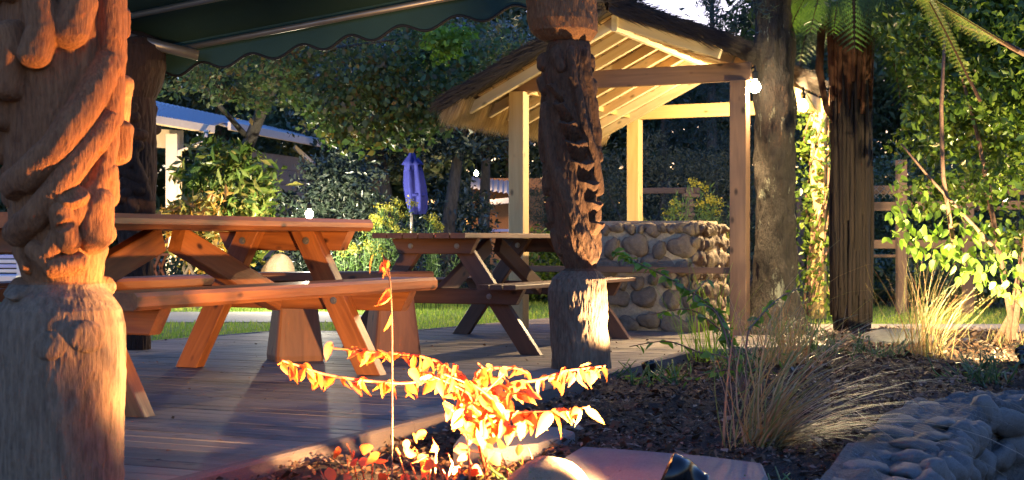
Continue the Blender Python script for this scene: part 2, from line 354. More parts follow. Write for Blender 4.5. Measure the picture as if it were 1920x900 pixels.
# ------------------------------------------------------------------ garden bed (raised mulch) and retaining wall
wall_in = [gp(1440,985), gp(1535,900), gp(1618,812), gp(1700,758), gp(1790,743), gp(1920,733), (2.9,6.35), (4.2,6.5)]
def wall_center():
    return [Vector((x, y, 0)) for x, y in wall_in]
WC = wall_center()
def bed_ok(x, y):
    ok = (x > edgeX(y)+.02)
    poly = [(p.x+.06, p.y-.04) for p in WC] + [(9,6.5), (9,10.3), (-1.5,10.3), (-4,1.0), (.65,1.0)]
    return ok & in_poly(x, y, poly)
gx = np.arange(-1.6, 6.0, .035); gy = np.arange(2.3, 10.4, .035)
X, Yg = np.meshgrid(gx, gy, indexing='ij')
Z = -.045 + .05*smooth_noise(len(gx), len(gy), 22, 24, 1) + .03*smooth_noise(len(gx), len(gy), 70, 80, 2) + .02*smooth_noise(len(gx), len(gy), 190, 200, 3)
Z += np.clip((Yg-5.5)/4, 0, 1)*.05*(X > edgeX(Yg)+.5)
ok = bed_ok(X.ravel(), Yg.ravel()).reshape(X.shape) & ~((Yg > 8.7) & (X < 1.95))
cell = ok[:-1,:-1] & ok[1:,:-1] & ok[1:,1:] & ok[:-1,1:]
idx = np.arange(X.size).reshape(X.shape)
Q = np.stack([idx[:-1,:-1][cell], idx[1:,:-1][cell], idx[1:,1:][cell], idx[:-1,1:][cell]], 1)
used = np.unique(Q); rem = np.full(X.size, -1); rem[used] = np.arange(len(used))
V = np.stack([X.ravel(), Yg.ravel(), Z.ravel()], 1)[used]
gb = link('garden_bed', mesh_np('garden_bed', V, rem[Q], 4, True), M['soil']); gb['kind'] = 'structure'
def bed_z(x, y):
    i = np.clip(((x-gx[0])/.035).astype(int), 0, len(gx)-1); j = np.clip(((y-gy[0])/.035).astype(int), 0, len(gy)-1); return Z[i, j]
n = 125000; x = RNG.uniform(-1.4,5.5,n); y = 2.6+7.6*RNG.random(n)**1.5
k = bed_ok(x, y) & ~((y > 8.7) & (x < 1.95)); x = x[k]; y = y[k]; n = len(x)
c = np.stack([x, y, bed_z(x, y)+RNG.uniform(.0,.022,n)], 1)
a = RNG.random(n)*6.28; tl = RNG.normal(0,.38,n); L = RNG.uniform(.004,.017,n)*np.where(RNG.random(n) < .07, 2.4, 1); Wc = L*RNG.uniform(.2,.75,n)
dx = np.stack([np.cos(a)*np.cos(tl), np.sin(a)*np.cos(tl), np.sin(tl)], 1); dy = np.stack([-np.sin(a), np.cos(a), RNG.normal(0,.45,n)], 1)
up = np.array([0,0,1.])*(L*.25)[:, None]
V = np.stack([c-dx*L[:,None], c+dy*Wc[:,None]+up, c+dx*L[:,None]*.9, c-dy*Wc[:,None]+up*.4], 1)
ch = link('bark_mulch', mesh_np('bark_mulch', V, (np.arange(n)[:, None]*4+np.array([[0,1,2,0,2,3]])).reshape(-1,3), 3), M['chips']); ch['kind'] = 'stuff'
# stones
def rock_mesh(name, seed, sub=3, rough=.12, flatz=1.0):
    import bmesh
    bm = bmesh.new(); bmesh.ops.create_icosphere(bm, subdivisions=sub, radius=1.0); r = random.Random(seed)
    ds = [(Vector((r.gauss(0,1), r.gauss(0,1), r.gauss(0,1))).normalized(), r.uniform(.5,1.0)) for _ in range(7)]
    for v in bm.verts:
        q = v.co.normalized(); s = 1.0
        for d, a in ds: s -= rough*a*max(0, q.dot(d)-.45)*2.0
        s += rough*.25*math.sin(q.x*7+seed)*math.cos(q.y*6+seed*2)
        v.co = q*s; v.co.z *= flatz
    for f in bm.faces: f.smooth = True
    me = D.meshes.new(name); bm.to_mesh(me); bm.free(); return me
ROCK = [rock_mesh('cobble', s, 3, .34) for s in range(6)]
ROCKG = [rock_mesh('wall_stone', s+20, 3, .34) for s in range(6)]
for m_ in ROCK: m_.materials.append(M['stone'])
for m_ in ROCKG: m_.materials.append(M['stone_wall'])
# retaining wall
rw = thing('retaining_wall', 'low curved stone retaining wall holding the mulch bed at the lower right', 'stone wall', (1.5,5.2,0))
def curve_pts(P, n):
    out_ = []
    for i in range(n):
        t = i/(n-1)*(len(P)-1); k_ = min(int(t), len(P)-2); f = t-k_
        p0, p1, p2, p3 = P[max(k_-1,0)], P[k_], P[k_+1], P[min(k_+2, len(P)-1)]
        out_.append(.5*((2*p1)+(p2-p0)*f+(2*p0-5*p1+4*p2-p3)*f*f+(3*p1-p0-3*p2+p3)*f**3))
    return out_
CP = curve_pts(WC, 150)
nsec = 30; V = []; prof = []
for j in range(nsec):
    t = j/(nsec-1)
    if t < .62: prof.append((t/.62*.27, -.002+.008*math.sin(t*9)))
    else:
        q = (t-.62)/.38; prof.append((.27+.03*math.sin(q*2.2), -.012-.63*q**1.15))
NZ = smooth_noise(150, nsec, 26, 7, 11)*.055 + smooth_noise(150, nsec, 75, 15, 12)*.03
for i, p in enumerate(CP):
    t = (CP[min(i+1,149)]-CP[max(i-1,0)]).normalized(); nr = Vector((t.y, -t.x, 0))
    for j, (d, z) in enumerate(prof):
        V.append(p + nr*(d+NZ[i,j]*(1 if j > 16 else .2)) + Vector((0,0,z+NZ[i,j]*(.8 if j < 20 else .2))))
Q = [(i*nsec+j, (i+1)*nsec+j, (i+1)*nsec+j+1, i*nsec+j+1) for i in range(149) for j in range(nsec-1)]
mb = MB(); mb.add(V, Q); mb.build('mortar_core', M['mortar_grey'], rw, True)
r = random.Random(5)
arc = 0.0; nxt = [0.0]*5; nxtc = 0.0
for i in range(1, 148):
    p = CP[i]; t = (CP[i+1]-CP[i-1]).normalized(); nr = Vector((t.y, -t.x, 0)); ang = math.atan2(t.y, t.x); arc += (CP[i]-CP[i-1]).length
    for row in range(4):
        if arc < nxt[row]: continue
        L_ = r.uniform(.06,.15); nxt[row] = arc+L_*2*.98; hgt_ = .088
        q = p + nr*(.285+.01*row+r.uniform(-.012,.018)) + t*L_*.5 + Vector((0,0,-.060-row*.150+r.uniform(-.012,.012)))
        link('stone', r.choice(ROCKG), None, rw, q, (r.uniform(-.2,.2), r.uniform(-.2,.2), ang+r.uniform(-.15,.15)), (L_*1.16, .075, hgt_*r.uniform(.8,1.15)))
    if arc >= nxtc and r.random() < .30:
        L_ = r.uniform(.07,.14); nxtc = arc+L_*1.9; f_ = r.uniform(.35,.65)
        for d, wd_ in ((.135*f_, .135*f_), (.135*f_*2+.135*(1-f_), .135*(1-f_))):
            q = p + nr*(d+.0) + t*L_*.9 + Vector((0,0,-.016+r.uniform(-.010,.006)))
            link('stone', r.choice(ROCKG), None, rw, q, (0, 0, ang+r.uniform(-.12,.12)), (L_*r.uniform(.95,1.15), wd_*1.12+.01, .034))
# stepping slabs and boulder
def slab(name, pts, z0, z1, mat, label, cat):
    n_ = len(pts); V = [(x, y, z0) for x, y in pts]+[(x, y, z1-.008) for x, y in pts]
    cx = sum(p[0] for p in pts)/n_; cy = sum(p[1] for p in pts)/n_
    V += [(cx+(x-cx)*.975, cy+(y-cy)*.975, z1+random.uniform(-.001,.001)) for x, y in pts]
    Fs = [(i, (i+1) % n_, n_+(i+1) % n_, n_+i) for i in range(n_)]+[(n_+i, n_+(i+1) % n_, 2*n_+(i+1) % n_, 2*n_+i) for i in range(n_)]+[tuple(2*n_+i for i in range(n_))]
    m_ = MB(); m_.add(V, Fs); o = m_.build(name, mat); return tag(o, label, cat)
slab('stone_slab', [gp(1090,843), gp(1180,850), gp(1320,862), gp(1430,876), gp(1440,900), gp(1380,960), gp(1150,990), gp(1000,960), gp(1030,880)], -.08, .012, M['slab'], 'large flat pinkish stone slab at the bottom between the mossy boulder and black spotlight', 'stone slab')
slab('stone_slab', [gp(880,800), gp(960,803), gp(1050,806), gp(1078,815), gp(1010,838), gp(900,850), gp(850,838)], -.07, .010, M['slab'], 'smaller flat pinkish stone slab behind the glowing red shrub', 'stone slab')
bo = link('boulder', rock_mesh('boulder', 3, 4, .06), M['boulder'], None, (.085,3.53,-.02), (0,.05,.2), (.125,.12,.155))
tag(bo, 'rounded mossy boulder at the bottom with its right side blazing in the spotlight', 'boulder')
bo2 = link('boulder', rock_mesh('boulder', 9, 4, .12), M['boulder'], None, (*[v for v in (at(520,520,15)).xy], .28), (0,0,.3), (.19,.2,.24))
tag(bo2, 'yellowish boulder seen under the near picnic table in front of the shrubs', 'boulder')
bo3 = link('boulder', rock_mesh('dark_rock', 14, 4, .15), M['stone_wall'], None, (2.42,9.1,.0), (0,0,.3), (.28,.22,.11))
tag(bo3, 'dark flat rock at the foot of the tree fern trunk', 'boulder')
# ------------------------------------------------------------------ carved posts
def carved_post(label, cx_px, Y, prof, caps, mats, breaks, nth=300, nz=520, seed=0, amp=.004, hmul=1.5, saws=(), group='carved posts holding up the awning'):
    sc_ = F/Y; pxm = lambda px: (px-cx_px)/sc_; zm = lambda py: EYE+(450-py)/sc_
    root = thing('carved_post', label, 'carved post', ((cx_px-960)/sc_, Y, 0), group)
    ys = np.array([p[0] for p in prof], float); cxs = np.array([p[1] for p in prof], float); hw = np.array([p[2] for p in prof], float)
    ztop = zm(ys[0]); zz = np.linspace(ztop, 0.0 if zm(ys[-1]) > 0 else 0.0, nz)
    py = 450-(zz-EYE)*sc_
    cxm = (np.interp(py, ys, cxs)-cx_px)/sc_; R = np.interp(py, ys, hw)/sc_
    th = np.linspace(-np.pi, np.pi, nth, endpoint=False)
    H = np.zeros((nz, nth))
    Rm = .145 if sc_ > 500 else .14
    Rref = np.maximum(R, .05)
    for cp in caps:
        pts, rad, hgt = cp[0], cp[1]/sc_, cp[2]*hmul/sc_
        for rep in (0, np.pi):
            for (x0, y0), (x1, y1) in zip(pts, pts[1:]) if len(pts) > 1 else [(pts[0], pts[0])]:
                def conv(x, y):
                    i = np.searchsorted(ys, y); cxx = np.interp(y, ys, cxs); rr = np.interp(y, ys, hw)
                    return math.asin(max(-.97, min(.97, (x-cxx)/rr))), zm(y)
                t0, z0 = conv(x0, y0); t1, z1 = conv(x1, y1)
                dth = (th[None, :]-rep+np.pi) % (2*np.pi)-np.pi
                A = dth*Rm; B = np.repeat(zz[:, None], nth, 1)
                ax, az, bx, bz = t0*Rm, z0, t1*Rm, z1
                vx, vz = bx-ax, bz-az; L2 = vx*vx+vz*vz+1e-9
                t = np.clip(((A-ax)*vx+(B-az)*vz)/L2, 0, 1); d = np.hypot(A-ax-t*vx, B-az-t*vz)
                h = hgt*np.sqrt(np.clip(1-(d/rad)**2, 0, 1)) if hgt > 0 else 0
                if hgt > 0: H = np.maximum(H, h)
                else: H = np.where(d < rad, np.minimum(H, H+hgt*(1-(d/rad)**2)), H)
    for pts, rad, hgt, nt_ in saws:       # a run of steps: each tooth swells upwards, then drops back
        i = None; tot = pts[-1][1]-pts[0][1]
        xc = np.interp(py, [p[1] for p in pts], [p[0] for p in pts]); hwv = np.interp(py, ys, hw); cv = np.interp(py, ys, cxs)
        t0 = np.arcsin(np.clip((xc-cv)/hwv, -.97, .97)); inside = (py > pts[0][1]) & (py < pts[-1][1])
        for rep in (0, np.pi):
            dth = (th[None, :]-rep-t0[:, None]+np.pi) % (2*np.pi)-np.pi; A = np.abs(dth)*Rm*sc_
            radv = np.interp(py, [p[1] for p in pts], rad)[:, None]
            ph = ((py[:, None]-pts[0][1]+.35*A)/tot*nt_) % 1.0
            tooth = np.where(ph < .12, ph/.12, 1-((ph-.12)/.88)**1.3)*hgt/sc_
            mask = np.clip((radv-A)/3.5, 0, 1)*inside[:, None]
            H = H*(1-mask)+mask*(tooth-.35*hgt/sc_)
    nz_ = smooth_noise(nz, nth, nz//24, nth//9, seed)*amp*2.2 + smooth_noise(nz, nth, nz//12, nth//4, seed+1)*amp*1.5 + smooth_noise(nz, nth, nz//8, nth//2, seed+2)*amp*1.2
    nz_[:, -6:] = nz_[:, -6:]*np.linspace(1,0,6)+nz_[:, :1]*np.linspace(0,1,6)
    RR = R[:, None]+H+nz_
    Xs = cxm[:, None]+RR*np.sin(th)[None, :]; Ys = -RR*np.cos(th)[None, :]
    V = np.stack([Xs, Ys, np.repeat(zz[:, None], nth, 1)], 2).reshape(-1,3)
    cuts = [0]+[int(np.argmin(abs(py-b))) for b in breaks]+[nz-1]
    for (i0, i1), (nm, mt) in zip(zip(cuts, cuts[1:]), mats):
        ii = np.arange(i0, i1)[:, None]; jj = np.arange(nth)[None, :]; j2 = (jj+1) % nth
        Q = np.stack([ii*nth+jj, (ii+1)*nth+jj, (ii+1)*nth+j2, ii*nth+j2], 2).reshape(-1,4)
        o = link(nm, mesh_np(nm, V[i0*nth:(i1+1)*nth], Q-i0*nth, 4, True), mt); o.parent = root
    return root
big = [(-60,108,108),(0,108,106),(100,108,106),(200,108,104),(300,110,98),(350,112,94),(430,114,86),(480,116,80),(505,117,76),(528,118,70),(540,116,78),(555,112,95),(580,112,112),(610,112,119),(660,112,121),(780,112,117),(918,112,116),(930,112,116)]
bigcaps = [
    ([(58,352),(85,335),(135,285),(180,205),(212,110),(232,20),(236,-60)], 30, 15),
    ([(58,438),(95,410),(135,360),(175,295),(212,220),(238,130),(246,40)], 27, 14),
    ([(120,475),(150,420),(195,350),(228,270),(240,210)], 22, 11),
    ([(165,-60),(170,20),(158,72)], 33, 19),
    ([(112,20),(118,70),(104,118)], 27, 21),
    ([(62,75),(66,110),(58,178)], 23, 20),
    ([(20,150),(28,180),(34,232)], 21, 19),
    ([(-6,240),(0,290)], 20, 16),
    ([(0,60),(6,20),(30,0),(55,10)], 12, 12),
    ([(80,-40),(70,-5)], 20, 14),
    ([(190,385),(186,440)], 38, 17), ([(202,325),(208,370)], 26, 13), ([(150,380),(165,372)], 22, 17),
    ([(140,400),(150,452)], 26, 17), ([(95,470),(120,500),(165,492)], 20, 12), ([(60,470),(75,500)], 14, 8),
    ([(150,372),(165,362)], 11, -5), ([(140,428),(150,420)], 9, -5), ([(190,292)], 8, -4), ([(200,455)], 10, -8), ([(50,395),(80,375)], 14, -10),
    ([(48,532),(68,548)], 14, 10), ([(190,625)], 30, 4), ([(130,640)], 26, 3),
]
carved_post('large carved wooden post at the left edge glowing orange in the spotlight', 112, 3.75, big, bigcaps, [('carved_shaft', M['carved']), ('plinth', M['plinth'])], [532], 420, 900, 3, .0016, hmul=2.2)
mid = [(-70,1053,64),(0,1053,66),(40,1054,66),(60,1057,62),(73,1062,50),(80,1066,38),(90,1066,40),(110,1062,44),(150,1062,46),(172,1066,44),(250,1068,48),(320,1072,47),(400,1076,42),(440,1079,40),(480,1086,34),(503,1089,28),(512,1087,40),(522,1085,50),(545,1083,55),(600,1085,54),(690,1090,55),(700,1090,55)]
midcaps = [
    ([(1068,100),(1075,160),(1092,240),(1112,310),(1126,360)], 9, 9), ([(1092,100),(1104,170),(1116,240),(1124,300)], 7, 8),
    ([(1040,100),(1050,130)], 12, 6), ([(1018,110),(1020,125)], 12, 8), ([(1014,155),(1018,168)], 12, 8),
    ([(1026,200),(1032,270),(1050,350),(1075,420),(1105,480)], 8, 9), ([(1048,330),(1068,390),(1090,440),(1108,480)], 15, 10),
    ([(1035,440),(1045,470)], 12, 6), ([(1030,380),(1034,410)], 10, 7), ([(1026,330),(1028,350)], 9, 6),
]
for i, (x_, y_, r_) in enumerate([]) if 1 else enumerate([(1043,172,8),(1054,206,11),(1070,242,14),(1084,281,15),(1096,321,14),(1107,358,13),(1114,393,12),(1119,428,11)]):
    midcaps.append(([(x_-r_*.8, y_-9), (x_+r_*.9, y_-11)], 9, 12))
    midcaps.append(([(x_-r_*.7, y_-15), (x_+r_*.9, y_-18)], 7, 7))
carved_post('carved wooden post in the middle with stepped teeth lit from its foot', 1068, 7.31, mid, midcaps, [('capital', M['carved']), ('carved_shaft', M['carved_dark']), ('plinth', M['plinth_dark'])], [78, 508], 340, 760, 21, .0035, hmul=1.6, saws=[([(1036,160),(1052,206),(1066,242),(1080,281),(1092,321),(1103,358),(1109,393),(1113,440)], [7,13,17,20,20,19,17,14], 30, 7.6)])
bl = [(60,252,20),(76,252,50),(90,252,58),(130,252,58),(160,250,52),(185,250,40),(200,252,38),(300,252,40),(330,252,42),(400,252,36),(440,255,34),(500,258,28),(540,258,27),(655,257,24),(660,257,24)]
rp = random.Random(3); blc = [([(235+rp.uniform(-15,35), 190+i*17), (245+rp.uniform(-15,40), 205+i*17)], 10, 8) for i in range(16)] + [([(225,200),(262,300),(285,400)], 9, 8)]
carved_post('dark unlit carved post behind the large one under the awning corner', 255, 8.56, bl, blc, [('capital', M['carved_shade']), ('carved_shaft', M['carved_shade'])], [185], 160, 320, 33, .006)
# ------------------------------------------------------------------ awning
aw = thing('awning', 'dark green canvas awning with scalloped edge and tube frame over the tables', 'awning', (-1.2,8.1,1.8))
A0 = at(150,122,8.95); A1 = at(1040,-48,7.75)         # outer bar ends
dA = (A1-A0); LA = dA.length; dA.normalize(); back = Vector((-.50,-.80,0)).normalized()
rise = .36
def awp(s, t): return A0 + dA*s + back*t + Vector((0,0,rise*t))
n1, n2 = 40, 44; V = []
for i in range(n1+1):
    for j in range(n2+1):
        t = 7.5*j/n2; s = LA*i/n1; V.append(awp(s, t)+Vector((0,0,.02-.02*math.sin(math.pi*((t/.42) % 1)))))  # added length, unseen, blocks sky light from the large post
mb = MB(); mb.add(V, [(i*(n2+1)+j, (i+1)*(n2+1)+j, (i+1)*(n2+1)+j+1, i*(n2+1)+j+1) for i in range(n1) for j in range(n2)]); mb.build('canopy', M['green'], aw, True)
# valance: scallops ~ 0.26 m each
V = []; nS = 420; edge = []
wl = .335
for i in range(nS+1):
    s = LA*i/nS; sc_ = .5-.5*math.cos(2*math.pi*(s+.10)/wl); dp = .150+.055*sc_
    for j in range(7):
        q = j/6; V.append(A0+dA*s+Vector((.012*math.sin(s*5)*q, .03*q, .03-dp*q)) )
    edge.append(V[-1])
mb = MB(); mb.add(V, [(i*7+j, (i+1)*7+j, (i+1)*7+j+1, i*7+j+1) for i in range(nS) for j in range(6)]); mb.build('valance', M['green'], aw, True)
mb = MB(); mb.tube(edge[::3], .0085, 6); mb.build('piping', M['piping'], aw, True)
for k_, t in enumerate((0.02, .42, .86, 1.3)):
    mb = MB(); mb.tube([awp(.0, t)+Vector((0,0,-.03)), awp(LA, t)+Vector((0,0,-.03))], .018, 12); mb.build('cross_tube', M['galv'], aw, True)
mb = MB(); mb.tube([at(200,62,8.4), at(372,104,8.55)], .032, 14); mb.build('end_tube', M['galv'], aw, True)
# ------------------------------------------------------------------ picnic tables
def picnic(label, CR, u, w_, frames, half_feet, mat, topz, topt, tophw, top_ext, planks, seatz, seatt, seat_in, seat_out, seat_ext, splanks, legw, legt, brh, group='picnic tables on the deck', roundend=False, brs=None):
    """CR centre of the right-hand end frame on the deck, u along the table to it, w_ across; frames = distance between frames"""
    root = thing('picnic_table', label, 'picnic table', CR, group); CR = Vector(CR); up = Vector((0,0,1))
    u = Vector(u); w_ = Vector(w_)
    gap = .008
    pw = (2*tophw-(planks-1)*gap)/planks
    for i in range(planks):
        o_ = -tophw+pw/2+i*(pw+gap)
        a = CR-u*(frames+top_ext)+w_*o_+up*(topz-topt/2); b = CR+u*top_ext+w_*o_+up*(topz-topt/2)
        beam('tabletop_board', a, b, pw, topt, mat, root, .018 if roundend else .004)
    sw = (seat_out-seat_in-(splanks-1)*gap)/splanks
    for sg in (-1, 1):
        for i in range(splanks):
            o_ = sg*(seat_in+sw/2+i*(sw+gap))
            a = CR-u*(frames+seat_ext)+w_*o_+up*(seatz-seatt/2); b = CR+u*seat_ext+w_*o_+up*(seatz-seatt/2)
            beam('seat_board', a, b, sw, seatt, mat, root, .014 if roundend else .004)
    for fr in (0, 1):
        c_ = CR-u*frames*fr; sd = 1 if fr == 0 else -1
        fo = u*sd*(legt*.5+.001)             # legs outside / braces inside
        beam('top_brace', c_-w_*(tophw-.02)+up*(topz-topt-brh/2-.001)+fo*-.0+u*sd*(legt+.0), c_+w_*(tophw-.02)+up*(topz-topt-brh/2-.001)+u*sd*(legt+.0), legt, brh, mat, root, .006, cut=.05)
        hs = seat_out-.03
        beam('seat_brace', c_-w_*hs+up*(seatz-seatt-brh/2-.001)+u*sd*(legt), c_+w_*hs+up*(seatz-seatt-brh/2-.001)+u*sd*(legt), legt, brh, mat, root, .006, cut=.05)
        for sg in (-1, 1):
            top = c_+w_*sg*(tophw*.40)+up*(topz-topt-.002); bot = c_+w_*sg*half_feet+up*.002
            dr = (bot-top).normalized(); side = u
            # vertical-cut leg as sheared prism
            hx = legw/2/abs(dr.z); V = []
            for q, zz_ in ((top, 0), (bot, 1)):
                for a_, b_ in ((-hx,-legt/2+.004),(-hx+.004,-legt/2),(hx-.004,-legt/2),(hx,-legt/2+.004),(hx,legt/2-.004),(hx-.004,legt/2),(-hx+.004,legt/2),(-hx,legt/2-.004)):
                    V.append(q+w_*a_+u*b_)
            mb = MB(); mb.add(V, [(k, (k+1) % 8, 8+(k+1) % 8, 8+k) for k in range(8)]+[tuple(range(8))[::-1], tuple(range(8,16))])
            # local frame so the grain follows the leg
            me = D.meshes.new('leg'); x_ = dr; y_ = u.cross(x_).normalized(); z_ = x_.cross(y_)
            Mx = Matrix(((x_.x,y_.x,z_.x,0),(x_.y,y_.y,z_.y,0),(x_.z,y_.z,z_.z,0),(0,0,0,1))); Mx.translation = (top+bot)/2; inv = Mx.inverted()
            me.from_pydata([inv @ Vector(v) for v in mb.v], [], mb.f); me.update(); link('leg', me, mat, root, mtx=Mx)
            for zb in (topz-topt-brh*.5, seatz-seatt-brh*.5):
                f_ = (top.z-zb)/(top.z-bot.z); q = top.lerp(bot, f_)+u*sd*(legt*1.5+.004)
                if q.y > 0:
                    mb = MB(); Mq = Matrix.Rotation(0, 3, 'Z') @ (u*sd).to_track_quat('Z', 'Y').to_matrix(); mb.lathe([(.016,-.004),(.016,.002),(.009,.003),(.009,.008)], q, 12, Mq); mb.build('bolt', M['galv'], root, False)
                    q2 = top.lerp(bot, f_)-u*sd*(legt*.5+.003)
                    mb = MB(); mb.lathe([(.018,-.003),(.018,.002),(.010,.003),(.010,.009)], q2, 12, (u*-sd).to_track_quat('Z', 'Y').to_matrix()); mb.build('bolt', M['galv'], root, False)
        mid_ = CR-u*frames*.5
        a = c_+up*(seatz-seatt-brh*.5)-u*sd*(legt*.2); b = mid_+u*sd*.07+up*(topz-topt-.04)
        beam('diagonal_brace', a, b, legt, legw, mat, root, .005)
    return root
T1u = Vector((.40,.917,0)); T1w = Vector((-.917,.40,0))
picnic('heavy oiled orange picnic table nearest the camera beside the large carved post', Vector((-1.163,7.156,0)), T1u, T1w, 1.78, .53, M['table'],
       .752, .058, .40, .25, 5, .466, .062, .50, .75, .27, 1, .115, .07, .095, roundend=True)
T2u = Vector((.42,.907,0)); T2w = Vector((-.907,.42,0))
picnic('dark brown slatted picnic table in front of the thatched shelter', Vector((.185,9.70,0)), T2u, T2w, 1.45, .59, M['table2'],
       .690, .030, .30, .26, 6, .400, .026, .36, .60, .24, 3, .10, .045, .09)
# stump-legged bench between the tables
bn = thing('bench', 'small heavy timber bench with two thick tapered block legs between the picnic tables', 'bench', (-.9,7.9,0))
b0 = at(485,520,7.78); b1 = at(812,520,8.15)
dB = Vector((b1.x-b0.x, b1.y-b0.y, 0)).normalized(); nB = Vector((-dB.y, dB.x, 0))
b0 = Vector((b0.x, b0.y, .445)); b1 = Vector((b1.x, b1.y, .445)); beam('seat', b0+nB*.12, b1+nB*.12, .27, .055, M['stool'], bn, .012)
for px_, yy in ((558,7.75),(741,7.95)):
    c_ = Vector(((px_-960)/F*yy, yy, 0))+nB*.06
    V = []
    for z, hx, hy in ((.0,.125,.12),(.03,.128,.122),(.32,.098,.095),(.416,.09,.09)):
        for a_, b_ in ((-1,-1),(-.9,-1.05),(.9,-1.05),(1,-1),(1.04,-.85),(1.04,.85),(1,1),(.9,1.05),(-.9,1.05),(-1,1),(-1.04,.85),(-1.04,-.85)):
            V.append(c_+dB*a_*hx+nB*b_*hy+Vector((0,0,z)))
    mb = MB(); mb.add(V, [(r_*12+k, r_*12+(k+1) % 12, (r_+1)*12+(k+1) % 12, (r_+1)*12+k) for r_ in range(3) for k in range(12)]+[tuple(range(36,48))])
    me = D.meshes.new('leg'); Mx = Matrix.Translation(c_) @ Matrix.Rotation(-math.pi/2, 4, 'Y'); inv = Mx.inverted()
    me.from_pydata([inv @ Vector(v) for v in mb.v], [], mb.f); me.update(); link('leg', me, M['stool'], bn, mtx=Mx)
# table glimpsed at the far left
lt = thing('picnic_table', 'orange picnic table cut off at the left edge behind the large carved post', 'picnic table', (-2.6,6.0,0), 'picnic tables on the deck')
beam('tabletop_board', (-3.3,6.9,.72), (-2.0,6.0,.72), .3, .055, M['table'], lt); beam('seat_board', (-3.1,6.2,.42), (-2.13,5.92,.42), .2, .055, M['table'], lt)
beam('top_brace', (-3.0,6.6,.63), (-2.25,6.12,.63), .07, .11, M['table'], lt); beam('leg', (-2.6,6.35,.6), (-2.9,6.55,0), .07, .11, M['table'], lt); beam('leg', (-2.6,6.30,.6), (-2.5,5.95,0), .07, .11, M['table'], lt)
beam('seat_brace', (-2.95,6.4,.35), (-2.3,6.0,.35), .07, .09, M['table'], lt)
sb = thing('slatted_bench', 'pale blue slatted bench glimpsed at the far left edge', 'bench', (-3.6,10.5,0))
for i in range(6):
    beam('slat', at(-90,472+i*9,10.5), at(34,472+i*9,10.6), .02, .026, M['slat' if i % 2 else 'white'], sb)
beam('seat', at(-90,522,10.2), at(34,522,10.3), .3, .04, M['white'], sb); beam('leg', (-3.45,10.4,.36), (-3.45,10.4,-.05), .05, .05, M['white'], sb)
for xx in (-3.62,-4.0): beam('leg', (xx,10.6,.6), (xx,10.65,-.05), .05, .05, M['white'], sb)
# folding chair
fc = thing('folding_chair', 'small red timber folding chair with green cushion by the veranda post', 'chair', (*at(296,500,17).xy, -.08))
c_ = at(296,470,17); X0 = c_.x; YY = 17
for dx_ in (-.11,.11):
    for yo in (-.16,.16):
        beam('leg', (X0-dx_*1.1, YY+yo, .62), (X0+dx_*1.3, YY+yo, -.05), .03, .03, M['chairwood'], fc)
beam('seat', (X0-.17, YY, .48), (X0+.17, YY, .48), .34, .03, M['chairwood'], fc)
beam('cushion', (X0-.15, YY, .53), (X0+.14, YY, .53), .3, .06, M['cush'], fc, .02)
beam('backrest', (X0+.13, YY-.15, .52), (X0+.17, YY-.15, .85), .03, .03, M['chairwood'], fc); beam('backrest', (X0+.13, YY+.15, .52), (X0+.17, YY+.15, .85), .03, .03, M['chairwood'], fc)
beam('backrest_slat', (X0+.16, YY-.15, .78), (X0+.16, YY+.15, .78), .02, .08, M['chairwood'], fc)
# ------------------------------------------------------------------ thatched shelter
FL = Vector((.05,10.60,0)); FR = Vector((1.56,9.86,0)); BL = Vector((1.113,13.06,0)); BR = FR+(BL-FL)
gz = thing('thatched_shelter', 'pine garden shelter with thatched gable roof over the stone barbecue', 'shelter', FL)
gv = (BL-FL).normalized(); gw = (FR-FL).normalized(); up = Vector((0,0,1))
for p, m_ in ((FL,'pine'),(FR,'pine_shade'),(BL,'pine'),(BR,'pine')):
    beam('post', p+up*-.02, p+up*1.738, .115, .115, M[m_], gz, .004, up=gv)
beam('front_beam', FL-gw*.075+up*1.80, FR+gw*.08+up*1.80, .05, .125, M['pine_shade'], gz)
bmz = 1.80
beam('back_beam', BL-gw*.06+up*bmz, BR+gw*.06+up*bmz, .05, .12, M['pine'], gz)
beam('side_beam', FL+gv*.03+up*(bmz-.002), BL-gv*.03+up*(bmz-.002), .05, .12, M['pine'], gz)
beam('side_beam', FR+gv*.03+up*(bmz-.002), BR-gv*.03+up*(bmz-.002), .05, .12, M['pine'], gz)
beam('rail', FL+gw*.06+up*.440, FR-gw*.06+up*.440, .04, .045, M['pine_shade'], gz)
# roof: ridge along gv, apex over the front
AP = Vector((.80,10.12,2.20)) - gv*.25; RL = (BL-FL).length+.22
eL = gw*-1.24 + up*-.60; eR = gw*.80 + up*-.28
B0, B1 = AP, AP+gv*RL
beam('ridge_beam', B0+up*-.06, B1+up*-.06, .04, .11, M['roof_batten'], gz)
nr = 9
for i in range(nr):
    p = B0+gv*(RL*(.02+.96*i/(nr-1)))
    beam('rafter', p+up*-.045, p+eL*.93+up*-.045, .045, .07, M['roof_batten'], gz)
    beam('rafter', p+up*-.045, p+eR*.93+up*-.045, .045, .07, M['roof_batten'], gz)
for sgn, e in (('L', eL), ('R', eR)):
    nb = 9 if sgn == 'L' else 6
    for j in range(nb):
        f0 = j/nb; f1 = (j+1)/nb-.012
        a = B0+e*((f0+f1)/2)*.86; b = B1+e*((f0+f1)/2)*.86
        beam('roof_board', a, b, e.length*.86*(f1-f0), .014, M['roof_board'], gz, .002, up=e.cross(gv) if e.cross(gv).z > 0 else -e.cross(gv))
